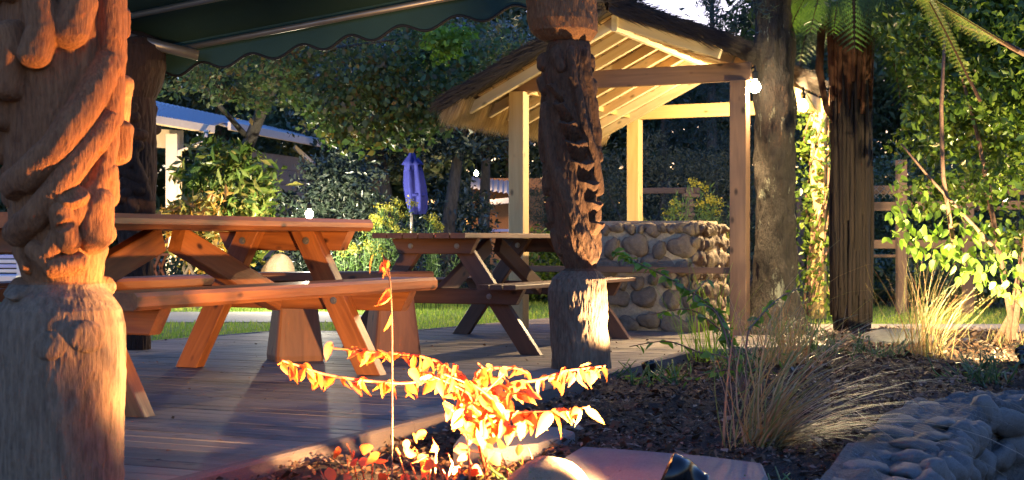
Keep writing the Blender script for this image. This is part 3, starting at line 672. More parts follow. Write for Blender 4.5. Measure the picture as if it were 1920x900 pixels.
# thatch body: thick slabs plus loose straws
for sgn, e in (('L', eL), ('R', eR)):
    nrm = e.cross(gv).normalized(); nrm = nrm if nrm.z > 0 else -nrm
    n1, n2 = 60, 50; nz1 = smooth_noise(n1+1, n2+1, 30, 30, 5)*.03; V = []
    a0 = B0-gv*.14; Lr = RL+.28
    for top_ in (0, 1):
        for i in range(n1+1):
            for j in range(n2+1):
                t = j/n2; th_ = (.012 if not top_ else .085-.02*t) 
                sag = -.06*t*t*0
                V.append(a0+gv*(Lr*i/n1)+e*(t*1.0)+nrm*(th_+nz1[i,j]*top_)+up*(sag+(.03*(1-t)**6 if top_ else 0)))
    m1 = (n1+1)*(n2+1); Fs = []
    for i in range(n1):
        for j in range(n2):
            q = (i*(n2+1)+j, (i+1)*(n2+1)+j, (i+1)*(n2+1)+j+1, i*(n2+1)+j+1); Fs += [q, tuple(m1+k for k in q)]
    for i in range(n1): Fs += [(i*(n2+1)+n2, (i+1)*(n2+1)+n2, m1+(i+1)*(n2+1)+n2, m1+i*(n2+1)+n2)]
    for j in range(n2): Fs += [(j, j+1, m1+j+1, m1+j), (n1*(n2+1)+j, n1*(n2+1)+j+1, m1+n1*(n2+1)+j+1, m1+n1*(n2+1)+j)]
    mb = MB(); mb.add(V, Fs); mb.build('thatch', M['thatch'], gz, True)
    def straws(name, n_, s_rng, t_rng, h_rng, L_rng, droop, mat, spread=.25):
        s = RNG.uniform(*s_rng, n_); t = RNG.uniform(*t_rng, n_); h = RNG.uniform(*h_rng, n_)
        P = np.array(a0)+np.outer(s*Lr, gv)+np.outer(t, e)+np.outer(h, nrm)
        en = np.array(e.normalized()); dr = en+np.outer(np.ones(n_)*droop+RNG.normal(0,.12,n_), [0,0,-1])+np.outer(RNG.normal(0,spread,n_), gv)
        dr /= np.linalg.norm(dr, axis=1)[:, None]; L_ = RNG.uniform(*L_rng, n_); sd = np.cross(dr, np.array([.2,.9,.3])); sd /= np.linalg.norm(sd, axis=1)[:, None]
        wd_ = RNG.uniform(.0015,.004,n_)[:, None]
        V = np.stack([P-sd*wd_, P+sd*wd_, P+dr*L_[:, None]], 1)-np.array(FL)
        o = link(name, mesh_np(name, V, np.arange(3*n_), 3), mat); o.parent = gz; o['kind'] = 'stuff'
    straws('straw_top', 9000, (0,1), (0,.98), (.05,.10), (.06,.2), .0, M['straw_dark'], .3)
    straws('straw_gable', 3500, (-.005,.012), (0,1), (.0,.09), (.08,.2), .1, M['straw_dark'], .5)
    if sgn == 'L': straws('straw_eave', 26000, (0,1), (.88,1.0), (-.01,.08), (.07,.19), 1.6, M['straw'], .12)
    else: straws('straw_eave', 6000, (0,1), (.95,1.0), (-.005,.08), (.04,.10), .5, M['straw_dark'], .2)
# ridge thatch cap
n_ = 5000; s = RNG.uniform(-.02,1.02,n_); an = RNG.normal(0,1,n_)
P = np.array(B0-gv*.14)+np.outer(s*(RL+.28), gv)+np.outer(RNG.uniform(.05,.13,n_), [0,0,1])+np.outer(an*.04, gw)
dr = np.outer(np.sign(an), gw)+np.outer(RNG.uniform(-.5,.5,n_), [0,0,1])+np.outer(RNG.normal(0,.5,n_), gv); sd = np.cross(dr, [.1,.9,.4]); sd /= np.linalg.norm(sd, axis=1)[:, None]
V = np.stack([P-sd*.003, P+sd*.003, P+dr*RNG.uniform(.05,.15,n_)[:, None]], 1)-np.array(FL)
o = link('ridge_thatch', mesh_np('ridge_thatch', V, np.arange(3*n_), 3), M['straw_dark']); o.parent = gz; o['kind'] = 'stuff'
# ------------------------------------------------------------------ stone barbecue
bq = thing('stone_barbecue', 'river stone barbecue wall with pale mortar inside the thatched shelter', 'barbecue', FL+gw*.7+gv*.2)
q0 = FL+gw*.42+gv*.14; q1 = FL+gw*1.33+gv*.14; dep = .74; tz = .765
mb = MB(); cen = (q0+q1)/2+gv*dep/2; mb.box((cen.x, cen.y, tz/2), ((q1-q0).length, dep, tz), math.atan2(gw.y, gw.x)); mb.build('mortar_core', M['mortar'], bq)
r = random.Random(12); placed = []
def stones_on(org, ax, nrm, wd_, ht_, smin, smax, tries):
    pl = []; rot = math.atan2(ax.y, ax.x)
    for t in range(tries):
        s = smax-(smax-smin)*min(1, t/tries*1.3); a = r.uniform(s*.9, wd_-s*.9); z = r.uniform(s*.8, ht_-s*.35); kx = r.uniform(.8,1.15); kz = r.uniform(.85,1.2)
        if all(((a-b[0])/(s*kx+b[2]*.98))**2+((z-b[1])/(s*kz+b[3]*.98))**2 > 1.0 for b in pl):
            pl.append((a, z, s*kx, s*kz))
            link('stone', r.choice(ROCK), None, bq, org+ax*a+up*z+nrm*.005, (r.uniform(-.15,.15), r.uniform(-.3,.3), rot), (s*kx*1.0, s*.42, s*kz*1.0))
def course(org, ax, nrm, wd_, ht_, hmin, hmax):
    rot = math.atan2(ax.y, ax.x); z = 0.0
    while z < ht_-.03:
        rh = min(r.uniform(hmin, hmax), ht_-z+.02); a = r.uniform(-.05, .0)
        while a < wd_-.02:
            w_ = rh*r.uniform(.75, 1.55); w_ = min(w_, wd_-a+.01); hh = rh*r.uniform(.82, 1.12)
            if w_ > .035:
                link('stone', r.choice(ROCK), None, bq, org+ax*(a+w_/2)+up*(z+rh/2+r.uniform(-.02,.02)), (0, r.uniform(-.25,.25), rot+r.uniform(-.08,.08)), (w_/2*1.24, .05+rh*.12, hh/2*1.24))
            a += w_+.006
        z += rh*.94
course(q0, gw, -gv, (q1-q0).length, tz-.02, .10, .175)
course(q1, gv, gw, dep, tz-.02, .09, .16)
for i in range(30):       # cobbles round the rim
    f = i/29; p = q0.lerp(q1, min(1, f*1.45)) if f < .69 else q1+gv*dep*((f-.69)/.31)
    s = r.uniform(.04,.075); link('stone', r.choice(ROCK), None, bq, p+gv*.03+up*(tz-.025+r.uniform(-.02,.01)), (r.uniform(-.3,.3), r.uniform(-.3,.3), r.uniform(0,3)), (s*1.2, s, s*r.uniform(.5,.9)))
slt = MB(); slt.box((cen.x, cen.y, tz+.008), ((q1-q0).length*.9, dep*.8, .03), math.atan2(gw.y, gw.x)); slt.build('top_slab', M['mortar'], bq)
# ------------------------------------------------------------------ lamps
def bulb_lamp(label, p, power, col, wall=None, r_=.040, group='bare bulb lamps', aim=None):
    t = thing('bulb_lamp', label, 'lamp', p, group)
    mb = MB(); mb.lathe([(.002,-r_), (r_*.6,-r_*.85), (r_,-.1*r_), (r_*.8,r_*.6), (r_*.4,r_), (r_*.35,r_*1.4)], p, 16); mb.build('bulb', M['bulb'], t, True)
    mb = MB(); mb.lathe([(r_*.5,r_*1.3), (r_*.55,r_*2.6), (r_*.2,r_*2.8)], p, 12); mb.build('socket', M['black'], t)
    if aim is not None: d_ = Vector(aim).normalized(); lamp('bulb_light', Vector(p)+d_*r_*1.1, power, col, .03, t, 150, Vector(p)+d_*2, .45)
    else: lamp('bulb_light', Vector(p)+Vector((0,0,-r_*1.3)), power, col, .03, t)
    if wall is not None:
        mb = MB(); mb.tube([Vector(p)+up*r_*2.4, Vector(p)+up*r_*3.6, Vector(wall)], .008, 6); mb.build('bracket', M['black'], t)
    return t
WARM = (1, .72, .36)
bulb_lamp('glowing bare bulb on the front right post of the thatched shelter', FR+gw*.108+gv*.0+up*(EYE+287/F*9.8), 110, WARM, FR+up*1.80+gw*.05, aim=(-.75,0,-.62))
bulb_lamp('glowing bare bulb beside the vine covered post right of the lichened trunk', at(1506,199,11.3), 130, WARM, BR+up*1.72)
bulb_lamp('small white lamp glowing low among the dark shrubs left of centre', at(580,402,14.2), 55, (1,.9,.65), at(580,450,14.3))
bulb_lamp('tiny warm lamp far off under the distant roof', at(893,325,26), 16, (1,.6,.3), at(893,300,26.2), .04)
def spotlight(label, p, aim, power, col, size=.05, cone=120, blend=.8, gl='bulb_orange', face=None):
    p = Vector(p); d = (Vector(aim)-p).normalized(); t = thing('garden_spotlight', label, 'spotlight', (p.x, p.y, -.05), 'garden spotlights')
    lp = p+d*size*1.0
    if face is not None: d = Vector(face).normalized(); lp = p+d*size*1.15
    Mq = d.to_track_quat('Z', 'Y').to_matrix()
    prof = [(size*.3,-size*3.0), (size*.42,-size*2.9), (size*.5,-size*1.2), (size*.72,-size*1.15), (size*.74,-size*.95), (size*.70,-size*.9), (size*.98,0), (size,0.0), (size*1.0,size*.9), (size*.93,size*.9), (size*.86,0), (size*.2,-size*.3)]
    mb = MB(); mb.lathe(prof, p, 28, Mq); mb.build('housing', M['black'], t, True)
    mb = MB(); mb.lathe([(.001,-.002), (size*.8,0), (size*.8,.003), (.001,.006)], p+d*size*.1, 20, Mq); mb.build('lens', M[gl], t)
    mb = MB(); mb.tube([p-d*size*2+Vector((0,0,-.01)), (p.x-d.x*size*2, p.y-d.y*size*2, -.10)], .008, 8); mb.build('stake', M['black'], t)
    lamp('spot_light', lp, power, col, size*.5, t, cone, aim, blend); return t
ORANGE = (1, .52, .20)
spotlight('black garden spotlight at the bottom aimed left at boulder and red shrub', (.405,3.42,.085), (.0,3.80,.215), 150, (1,.58,.24), .047, 76, .3, face=(-.90,.10,.42))
spotlight('black garden spotlight below the frame lighting the red shrub and large post', (-.12,3.72,.02), (-.70,3.80,.98), 110, (1,.45,.13), .035, 106, .3)
spotlight('small spotlight hidden in plants at the foot of the middle carved post', (.68,7.13,.02), (.38,7.26,1.0), 52, (1,.66,.32), .035, 120)
spotlight('small spotlight glowing on the ground right of the tree fern', at(1722,640,9.3), (2.95,8.6,1.0), 16, (1,.62,.28), .035, 150)
spotlight('small reddish spotlight on the mulch under the large leafy shrub', (2.72,7.70,.05), (2.85,8.35,.70), 110, (1,.8,.4), .03, 150)
spotlight('small spotlight under the amber lit bush by the veranda', (-3.7,13.9,.05), (-3.5,15.5,1.0), 26, (1,.7,.35), .04, 140)
spotlight('small spotlight on the ground washing the veranda post', (-4.60,18.3,.05), (-4.70,20,1.1), 120, (1,.62,.24), .04, 90)
# ------------------------------------------------------------------ house at left
hs = thing('house', 'pale house at the left with corrugated iron roof and white veranda post', 'house', (*at(330,500,20).xy, -.08))
hp = at(326,400,20)
beam('veranda_post', (hp.x-.02, 20, -.08), (hp.x-.02, 20, 2.12), .13, .16, M['white'], hs, side=(1,0,0))
mb = MB(); mb.tube([(hp.x+.10,19.9,-.08), (hp.x+.10,19.9,1.88), at(386,266,19.8), at(386,244,19.8)], .035, 10); mb.build('downpipe', M['white'], hs, True)
# gutter/fascia and roof
g0 = at(215,212,19.0); g1 = at(398,243,20.2)
beam('gutter', g0, g1, .12, .11, M['white'], hs)
beam('veranda_beam', at(240,256,19.9), at(341,262,20.6), .08, .26, M['white'], hs)
g2 = at(398,246,20.3); g3 = at(606,270,24.5)
beam('fascia', at(430,236,20.9), g3, .05, .12, M['white'], hs)
def corr(a, b, c_, d, n_=90, amp=.02):
    V = []; nn = (b-a).cross(c_-a).normalized()
    for i in range(n_+1):
        f = i/n_; o_ = nn*amp*math.sin(i*math.pi/1.5)
        V += [a.lerp(b, f)+o_, c_.lerp(d, f)+o_]
    return V, [(2*i, 2*i+2, 2*i+3, 2*i+1) for i in range(n_)]
mb = MB(); mb.add(*corr(at(200,200,19.0), at(400,236,20.2), at(215,178,21.0), at(440,222,22.0))); mb.build('veranda_roof', M['iron'], hs)
mb = MB(); mb.add(*corr(at(420,236,21.0), at(607,266,24.6), at(260,184,24), at(605,258,28), 120)); mb.build('roof', M['iron'], hs)
for i in range(9):
    z_ = 0+i*.24
    a = at(440,300,21.9); b = at(590,300,24.9); beam('weatherboard', (a.x, a.y, z_), (b.x, b.y, z_), .03, .235, M['housewall'], hs)
beam('soffit_strut', at(552,275,24.2), at(585,305,24.4), .06, .06, M['white'], hs)
# folded umbrella
um = thing('folded_umbrella', 'closed blue garden umbrella on its pole among the dark shrubs', 'umbrella', (*at(768,400,15).xy, -.08))
uc = at(768,283,15); mb = MB(); V = []; n_ = 32
for k_, (z, rr) in enumerate([(.02,.004),(-.04,.035),(-.11,.085),(-.145,.105),(-.15,.07),(-.22,.082),(-.36,.095),(-.5,.092),(-.60,.082),(-.66,.066)]):
    for j in range(n_):
        q = 2*math.pi*j/n_; r2 = rr*(1+.24*math.sin(6*q+k_*.22)*(1.2 if k_ > 3 else .4)+.05*math.sin(11*q+k_)); V.append((uc.x+.02+r2*math.cos(q)+(-z)*.10, uc.y+r2*math.sin(q), uc.z+z))
mb.add(V, [(i*n_+k, i*n_+(k+1) % n_, (i+1)*n_+(k+1) % n_, (i+1)*n_+k) for i in range(9) for k in range(n_)]); mb.build('canopy', M['umb'], um, True)
mb = MB(); mb.lathe([(.098,-.015),(.102,0),(.098,.015)], (uc.x+.065,uc.y,uc.z-.46), 20); mb.build('strap', M['umb'], um, True)
mb = MB(); mb.tube([(uc.x+.02,uc.y,uc.z+.02), (uc.x+.02,uc.y,-.08)], .018, 8); mb.build('pole', M['galv'], um, True)
# distant lit building
db = thing('distant_building', 'far lit building with ochre walls and pale roof glimpsed between trunks', 'building', (*at(920,450,27).xy, -.08))
a = at(885,300,28); beam('wall', (a.x,28,.9), (a.x+1.4,28,.9), .1, 1.9, M['orangewall'], db)
mb = MB(); mb.add(*corr(at(882,352,26.6), at(975,366,26.6), at(884,332,28), at(975,340,28), 30)); mb.build('roof', M['iron'], db)
beam('awning_edge', at(900,382,26.4), at(975,374,26.4), .3, .10, M['white'], db)
beam('post', at(912,385,26.5), at(912,440,26.5), .05, .05, M['white'], db); beam('rail', at(893,405,26.5), at(915,405,26.5), .04, .05, M['white'], db); beam('rail', at(893,432,26.5), at(970,432,26.5), .04, .05, M['slat'], db)
# ------------------------------------------------------------------ fences
fe = thing('rail_fence', 'pinkish timber rail fence with diamond trellis behind the tree fern', 'fence', (*at(1680,500,13.8).xy, -.08))
for y0_, y1_ in ((356,357),(388,384),(458,458),(480,480)):
    beam('rail', at(1560,y0_,14.0), at(1990,y1_,13.2), .03, .085 if y0_ < 470 else .03, M['fence'], fe)
for px_ in (1572,1690,1815,1940): beam('post', at(px_,300 if px_ == 1690 else 335,13.9-(px_-1572)/368*.7), (*at(px_,400,13.9-(px_-1572)/368*.7).xy, -.08), .09, .09, M['fence'], fe, side=(1,0,0))
for i in range(12):
    x_ = 1625+i*14
    beam('trellis_wire', at(x_,350,13.75), at(x_+22,372,13.75), .006, .006, M['galv'], fe); beam('trellis_wire', at(x_+22,350,13.76), at(x_,372,13.76), .006, .006, M['galv'], fe)
f2 = thing('back_fence', 'low timber fence seen through the shelter behind the goldenrod', 'fence', (*at(1250,500,17).xy, -.08))
for y0_ in (358,): beam('rail', at(1180,y0_,17.2), at(1312,y0_-1,17.0), .03, .07, M['fence'], f2)
for px_ in (1292,1430,1500): beam('post', at(px_,352,17), (*at(px_,400,17).xy, -.08), .09, .09, M['fence'], f2, side=(1,0,0))
for k_, (y0_, dx_) in enumerate(((366,0),(384,-4),(402,-8))): beam('step_board', at(1280+dx_,y0_,16.2), at(1310+dx_,y0_+1,16.2), .2, .04, M['fence'], f2)
# ------------------------------------------------------------------ foliage
def leafcloud(name, P, size, mat, parent, rng=RNG, aspect=.42, hang=0.0, fold=.25, kind=None, flat_=0.0):
    n_ = len(P); d = rng.normal(size=(n_,3)); d[:, 2] = d[:, 2]*(1-flat_)-hang; d /= np.linalg.norm(d, axis=1)[:, None]
    s = rng.normal(size=(n_,3)); 
    if flat_: s[:, 2] *= (1-flat_)
    s -= d*(s*d).sum(1)[:, None]; s /= np.linalg.norm(s, axis=1)[:, None]; nm = np.cross(d, s)
    L_ = np.asarray(size)*rng.uniform(.4,1.5,n_); L_ = L_[:, None]
    V = np.stack([P-d*L_*.5, P+s*L_*aspect*.5-d*L_*.05+nm*L_*fold*.4, P+d*L_*.5, P-s*L_*aspect*.5-d*L_*.05+nm*L_*fold*.4], 1)
    if parent: V = V-np.array(world_loc(parent))
    ix = (np.arange(n_)[:, None]*4+np.array([[0,1,2,0,2,3]])).reshape(-1,3)
    o = link(name, mesh_np(name, V, ix, 3), mat)
    if parent: o.parent = parent
    if kind: o['kind'] = kind
    return o
def clump_pts(c, rad, nclump, per, cr, rng=RNG, shell=.55):
    d = rng.normal(size=(nclump,3)); d /= np.linalg.norm(d, axis=1)[:, None]; rr = shell+(1-shell)*rng.random(nclump)
    K = np.array(c)+d*rr[:, None]*np.array(rad); idx = rng.integers(0, nclump, nclump*per)
    sz = cr*rng.uniform(.5,1.4,nclump)
    return K[idx]+rng.normal(size=(nclump*per,3))*sz[idx][:, None]*np.array([1,1,.65]), K
def tree(name, label, base, trunkpts, trad, c, rad, nclump, per, cr, lsize, lmat, bark='bark', limbs=8, group='trees behind the garden', cat='tree', **kw):
    t = thing(name, label, cat, (*base, -.08), group)
    P, K = clump_pts(c, rad, nclump, per, cr)
    mb = MB(); tp = [Vector(q) for q in trunkpts]; n_ = len(tp); mb.tube(tp, [trad*(1-.55*i/(n_-1)) for i in range(n_)], 12)
    mb.build('trunk', M[bark], t, True)
    if limbs:
        for i in range(limbs):
            k_ = Vector(K[RNG.integers(len(K))]); s0 = tp[-1].lerp(tp[max(0, n_-2)], random.random()*.8); m_ = s0.lerp(k_, .5)+Vector((0,0,.05*(k_-s0).length))
            mb = MB(); mb.tube([s0, m_, k_], [trad*.34, trad*.2, trad*.06], 6); mb.build('limb', M[bark], t, True)
    leafcloud('crown', P, lsize, M[lmat], t, kind='stuff', **kw)
    return t
def bush(name, label, base, c, rad, nclump, per, cr, lsize, lmat, group='shrubs in the garden', cat='shrub', stems=5, **kw):
    t = thing(name, label, cat, (*base, -.08), group)
    P, K = clump_pts(c, rad, nclump, per, cr); P = P[P[:, 2] > -.05]
    for i in range(stems):
        k_ = Vector(K[RNG.integers(len(K))]); b_ = Vector((base[0]+random.uniform(-.15,.15), base[1]+random.uniform(-.15,.15), -.08)); m_ = b_.lerp(k_, .5)+Vector((random.uniform(-.1,.1), 0, .1))
        mb = MB(); mb.tube([b_, m_, k_], [.03, .02, .008], 6); mb.build('stem', M['bark'], t, True)
    leafcloud('foliage', P, lsize, M[lmat], t, kind='stuff', **kw)
    return t
# far wood that closes the view
n_ = 60000; px_ = RNG.uniform(-250,2200,n_); Yf = RNG.uniform(36,44,n_)
bmp = 120+55*np.sin(px_*.011)+40*np.sin(px_*.027+2)+25*np.sin(px_*.063)+np.where((px_ > 1090) & (px_ < 1420), -40, -150)
py_ = bmp+RNG.random(n_)**.9*(480-bmp)
P = np.stack([(px_-960)/F*Yf, Yf, EYE+(450-py_)/F*Yf], 1); leafcloud('far_wood', P, .42, M['L_dark'], None, kind='stuff')
def T(px, Y): return ((px-960)/F*Y, Y)
farl = [(60,30,-60,5.0,'broad dark tree at far left behind the house roof'), (420,30,40,4.6,'tall dark tree rising behind the house roof'), (700,27,90,3.9,'dark tree above the closed blue umbrella'),
        (960,30,60,4.6,'dark tree behind the left slope of the thatched roof'), (1620,28,40,4.2,'dark tree behind the tree fern crown'), (1900,27,20,4.2,'dark tree at the right edge behind the leafy shrub')]
for px_, Y_, cy_, rz_, lb in farl:
    x_, y_ = T(px_, Y_); cz = EYE+(450-cy_)/F*Y_
    tree('background_tree', lb, (x_, y_), [(x_, y_, -.08), (x_+.1, y_, 1.2), (x_-.1, y_, cz-1.0), (x_, y_, cz)], .22, (x_, y_, cz), (2.6, 1.8, 3.0), 260, 75, .36, .17, 'L_dark')
# near dark trees with visible trunks
for (px_, Y_, lean, lb) in ((745,19,-.25,'slender leaning tree trunk with dark leaves just left of the umbrella top'), (830,18,.22,'twin dark tree leaning right behind the umbrella'), (905,21,.05,'dark leafy tree between umbrella and shelter')):
    x_, y_ = T(px_, Y_); cz = EYE+(450-215)/F*Y_
    tree('evergreen_tree', lb, (x_, y_), [(x_, y_, -.08), (x_+lean*.3, y_, .8), (x_+lean*.8, y_, 1.6), (x_+lean*1.3, y_, cz)], .11, (x_+lean, y_, cz+.35), (1.15, 1.0, 1.0), 120, 90, .17, .085, 'L_blue', limbs=10, group='dark evergreen trees')
# maple branch crown under the awning edge
mt = tree('maple_tree', 'olive green maple crown hanging below the awning edge', T(420,16.5), [(*T(420,16.5), -.08), (*T(450,16.3), 1.5), (*T(520,15), 2.4)], .11, (-1.9,14.0,2.45), (2.0,1.3,.55), 230, 46, .10, .062, 'L_maple', aspect=.6, hang=.3)
leafcloud('branch_leaves', clump_pts(at(690,210,13.4), (.75,.4,.35), 70, 50, .09)[0], .06, M['L_maple'], mt, aspect=.75, hang=.5, kind='stuff')
leafcloud('branch_leaves', clump_pts(at(790,160,13.2), (.55,.4,.45), 60, 50, .09)[0], .06, M['L_maple'], mt, aspect=.75, hang=.5, kind='stuff')
leafcloud('bright_leaves', clump_pts(at(830,85,12.0), (.22,.2,.12), 16, 60, .05)[0], .055, M['L_bright'], mt, aspect=.6, hang=.5, kind='stuff')
# conifers by the sky gap
for (px_, Y_, top, lb) in ((1335,24,-60,'blue green conifer with drooping boughs behind the shelter roof'), (1245,30,60,'small conifer tip above the thatched ridge'), (1440,20,-160,'tall conifer behind the lichened trunk')):
    x_, y_ = T(px_, Y_); zt = EYE+(450-top)/F*Y_; t = thing('conifer', lb, 'conifer', (x_, y_, -.08), 'conifers behind the shelter')
    mb = MB(); mb.tube([(x_,y_,-.08), (x_,y_,zt)], [.14,.02], 8); mb.build('trunk', M['bark'], t, True)
    PP = []
    for i in range(85):
        f = RNG.random(); z = zt-(zt-1.2)*f; L_ = .25+.95*f; q = RNG.random()*6.28; m_ = 150; u_ = RNG.random(m_)
        PP.append(np.stack([x_+np.cos(q)*L_*u_, y_+np.sin(q)*L_*u_, z-.35*L_*u_**1.6+0*u_], 1)+RNG.normal(size=(m_,3))*np.array([.05,.05,.05]))
    leafcloud('crown', np.concatenate(PP), .07, M['L_conifer'], t, aspect=.18, hang=.5, kind='stuff')
# shrubs
x_, y_ = T(425,15.2); bush('rhododendron', 'tall yellow green rhododendron beside the white veranda post', (x_, y_), (x_, y_, 1.0), (.52,.5,.78), 130, 26, .09, .13, 'L_rhodo', aspect=.32)
x_, y_ = T(372,14.6); bush('amber_bush', 'low bush with amber lit leaves in front of the veranda post', (x_, y_), (x_, y_, .75), (.36,.3,.48), 60, 18, .07, .12, 'L_amber', aspect=.32)
x_, y_ = T(625,15.6); bush('glossy_shrub', 'large dark glossy leaved shrub right of the house', (x_, y_), (x_, y_, .85), (.66,.5,.76), 230, 40, .07, .065, 'L_blue', aspect=.42)
x_, y_ = T(720,16.2); bush('glossy_shrub', 'lower dark shrub spreading behind the goldenrod', (x_, y_), (x_+.1, y_, .45), (.75,.5,.55), 130, 42, .08, .06, 'L_blue', aspect=.35)
x_, y_ = T(880,18.5); bush('glossy_shrub', 'dark shrub filling the gap left of the shelter post', (x_, y_), (x_-.15, y_, .7), (.42,.5,.9), 130, 42, .1, .07, 'L_blue')
for px_, Y_, rx, h_, lm, lb in ((1010,16,.35,.7,'L_camellia','yellow green bush seen left of the middle carved post'), (1150,15.8,.45,.75,'L_camellia','leafy bush between carved post and rear shelter post'),
        (1100,21,1.0,1.9,'L_grey','tall grey olive shrub behind the left of the shelter'), (1240,20,1.0,1.95,'L_grey','grey olive shrub filling the view through the shelter'), (1380,20,1.0,1.8,'L_grey','grey olive shrub behind the right shelter post'),
        (1550,18,.9,1.5,'L_dark','dark shrub behind the vine covered post'), (1720,17,1.0,1.5,'L_dark','dark shrub behind the rail fence'), (1880,17,1.0,1.7,'L_dark','dark shrub behind the fence at the right edge'),
        (1640,15.5,.8,.45,'L_dark','low dark hedge plants at the foot of the fence'), (1820,14.6,.9,.42,'L_dark','low dark groundcover in front of the fence at right'),
        (400,18,.9,.5,'L_dark','low dark planting beyond the lawn at left'), (640,16.8,.9,.35,'L_camellia','low green planting beyond the lawn behind the bench'), (900,16.9,.9,.32,'L_grey','low grey planting beyond the lawn near the shelter'), (1200,16.2,.9,.5,'L_camellia','low green planting behind the barbecue')):
    x_, y_ = T(px_, Y_); bush('shrub', lb, (x_, y_), (x_, y_, h_*.5), (rx,.5,h_*.62), 170 if h_ > 1 else 90, 60 if h_ > 1 else 45, .12 if h_ > 1 else .08, .065 if lm != 'L_grey' else .06, lm, aspect=.45 if lm != 'L_grey' else .25)
# goldenrod / leafy stems
def stemplant(label, base, n_, h_, spread, lm='L_stem', plume=True, name='goldenrod', group='goldenrod and tall stems', lw=.07):
    t = thing(name, label, 'plant', (base[0], base[1], -.06), group); P = []; PL = []; mb = MB()
    for i in range(n_):
        b_ = Vector((base[0]+random.gauss(0,spread), base[1]+random.gauss(0,spread), -.06)); hh = h_*random.uniform(.7,1.1); tip = b_+Vector((random.gauss(0,.08), random.gauss(0,.08), hh))
        mb.tube([b_, b_.lerp(tip,.5)+Vector((random.gauss(0,.02),0,0)), tip], [.005,.004,.002], 4)
        for k_ in range(int(hh/.018)):
            f = k_*.018/hh; 
            if f < .15: continue
            q = b_.lerp(tip, f); a_ = k_*2.4; P.append((q.x+.03*math.cos(a_), q.y+.03*math.sin(a_), q.z-.008))
        if plume and random.random() < .6:
            for k_ in range(70):
                s_ = random.random(); PL.append((tip.x+random.gauss(0,.02)+s_*.07, tip.y+random.gauss(0,.02), tip.z+.02-s_*.03+random.gauss(0,.025)))
    mb.build('stems', M['L_stem'], t, True)['kind'] = 'stuff'
    leafcloud('leaves', np.array(P), lw, M[lm], t, aspect=.17, hang=.25, kind='stuff')
    if PL: leafcloud('plumes', np.array(PL), .025, M['L_gold'], t, aspect=.6, kind='stuff')
for px_, Y_, n_, h_, lb in ((650,14.6,16,.75,'green leafy stems behind the near table top'), (720,14.5,18,1.0,'tallest goldenrod stems below the closed umbrella'), (800,14.6,14,.85,'goldenrod with drooping yellow plumes behind the dark table'),
        (1225,14.6,8,.95,'goldenrod stems right of the rear shelter post'), (1275,14.4,12,1.2,'goldenrod with yellow plumes in the middle of the shelter opening'), (1330,14.5,14,1.05,'green stems beside the right shelter post'), (1365,14.7,6,1.2,'reddish stems partly hidden by the right shelter post')):
    stemplant(lb, T(px_, Y_), n_, h_, .13)
# ------------------------------------------------------------------ right side: lichened trunk, vine post, tree fern, camellia
ct = thing('conifer_trunk_tree', 'thick lichen speckled tree trunk directly right of the shelter', 'tree', (*T(1452,10.1), -.08))
nn, mm = 64, 90; V = []; nzt = smooth_noise(mm, nn, 40, 24, 44); nz2 = smooth_noise(mm, nn, 16, 8, 45); nzt[:, -3:] = nzt[:, :1]; nz2[:, -6:] = nz2[:, :1]
tx, ty = T(1452,10.1)
for i in range(mm):
    z = -.08+3.4*i/(mm-1); rr = .148+.13*math.exp(-max(0,z)/.16)-.006*z
    for j in range(nn):
        q = 2*math.pi*j/nn; r2 = rr+nzt[i,j]*.034+nz2[i,j]*.03; V.append((tx+r2*math.cos(q)+.012*math.sin(z*2), ty+r2*math.sin(q), z))
mb = MB(); mb.add(V, [(i*nn+j, i*nn+(j+1) % nn, (i+1)*nn+(j+1) % nn, (i+1)*nn+j) for i in range(mm-1) for j in range(nn)]); mb.build('trunk', M['bark_lichen'], ct, True)
PP = []
for i in range(26):
    q = RNG.uniform(0,6.28); z = RNG.uniform(2.35,3.2); L_ = RNG.uniform(.4,.9); m_ = 120; u_ = RNG.random(m_)
    PP.append(np.stack([tx+np.cos(q)*L_*u_, ty+np.sin(q)*L_*u_, z-.5*L_*u_**1.5], 1)+RNG.normal(size=(m_,3))*.05)
leafcloud('needles', np.concatenate(PP), .06, M['L_conifer'], ct, aspect=.14, hang=.4, kind='stuff')
# lichen leaves on trunk
# vine on the rear right post
vn = thing('climbing_vine', 'pale climbing vine wrapped round the lit post right of the trunk', 'climbing plant', (BR.x, BR.y, 0)); P = []; mbv = MB()
for s_ in range(5):
    pts = []; ph = random.random()*6.28
    for i in range(40):
        z = i*.05; a_ = ph+z*(2.2+.5*s_); rr = .10+.02*math.sin(z*7+s_); pts.append((BR.x+rr*math.cos(a_), BR.y+rr*math.sin(a_), z))
    mbv.tube(pts, .010, 5)
mbv.build('stems', M['twig'], vn, True)
n_ = 1300; z = RNG.uniform(0,1.75,n_); a_ = RNG.random(n_)*6.28; rr = .10+np.abs(RNG.normal(0,.09,n_)); P = np.stack([BR.x+rr*np.cos(a_), BR.y+rr*np.sin(a_), z], 1)
leafcloud('leaves', P, .055, M['L_camellia'], vn, aspect=.6, hang=.3, kind='stuff')
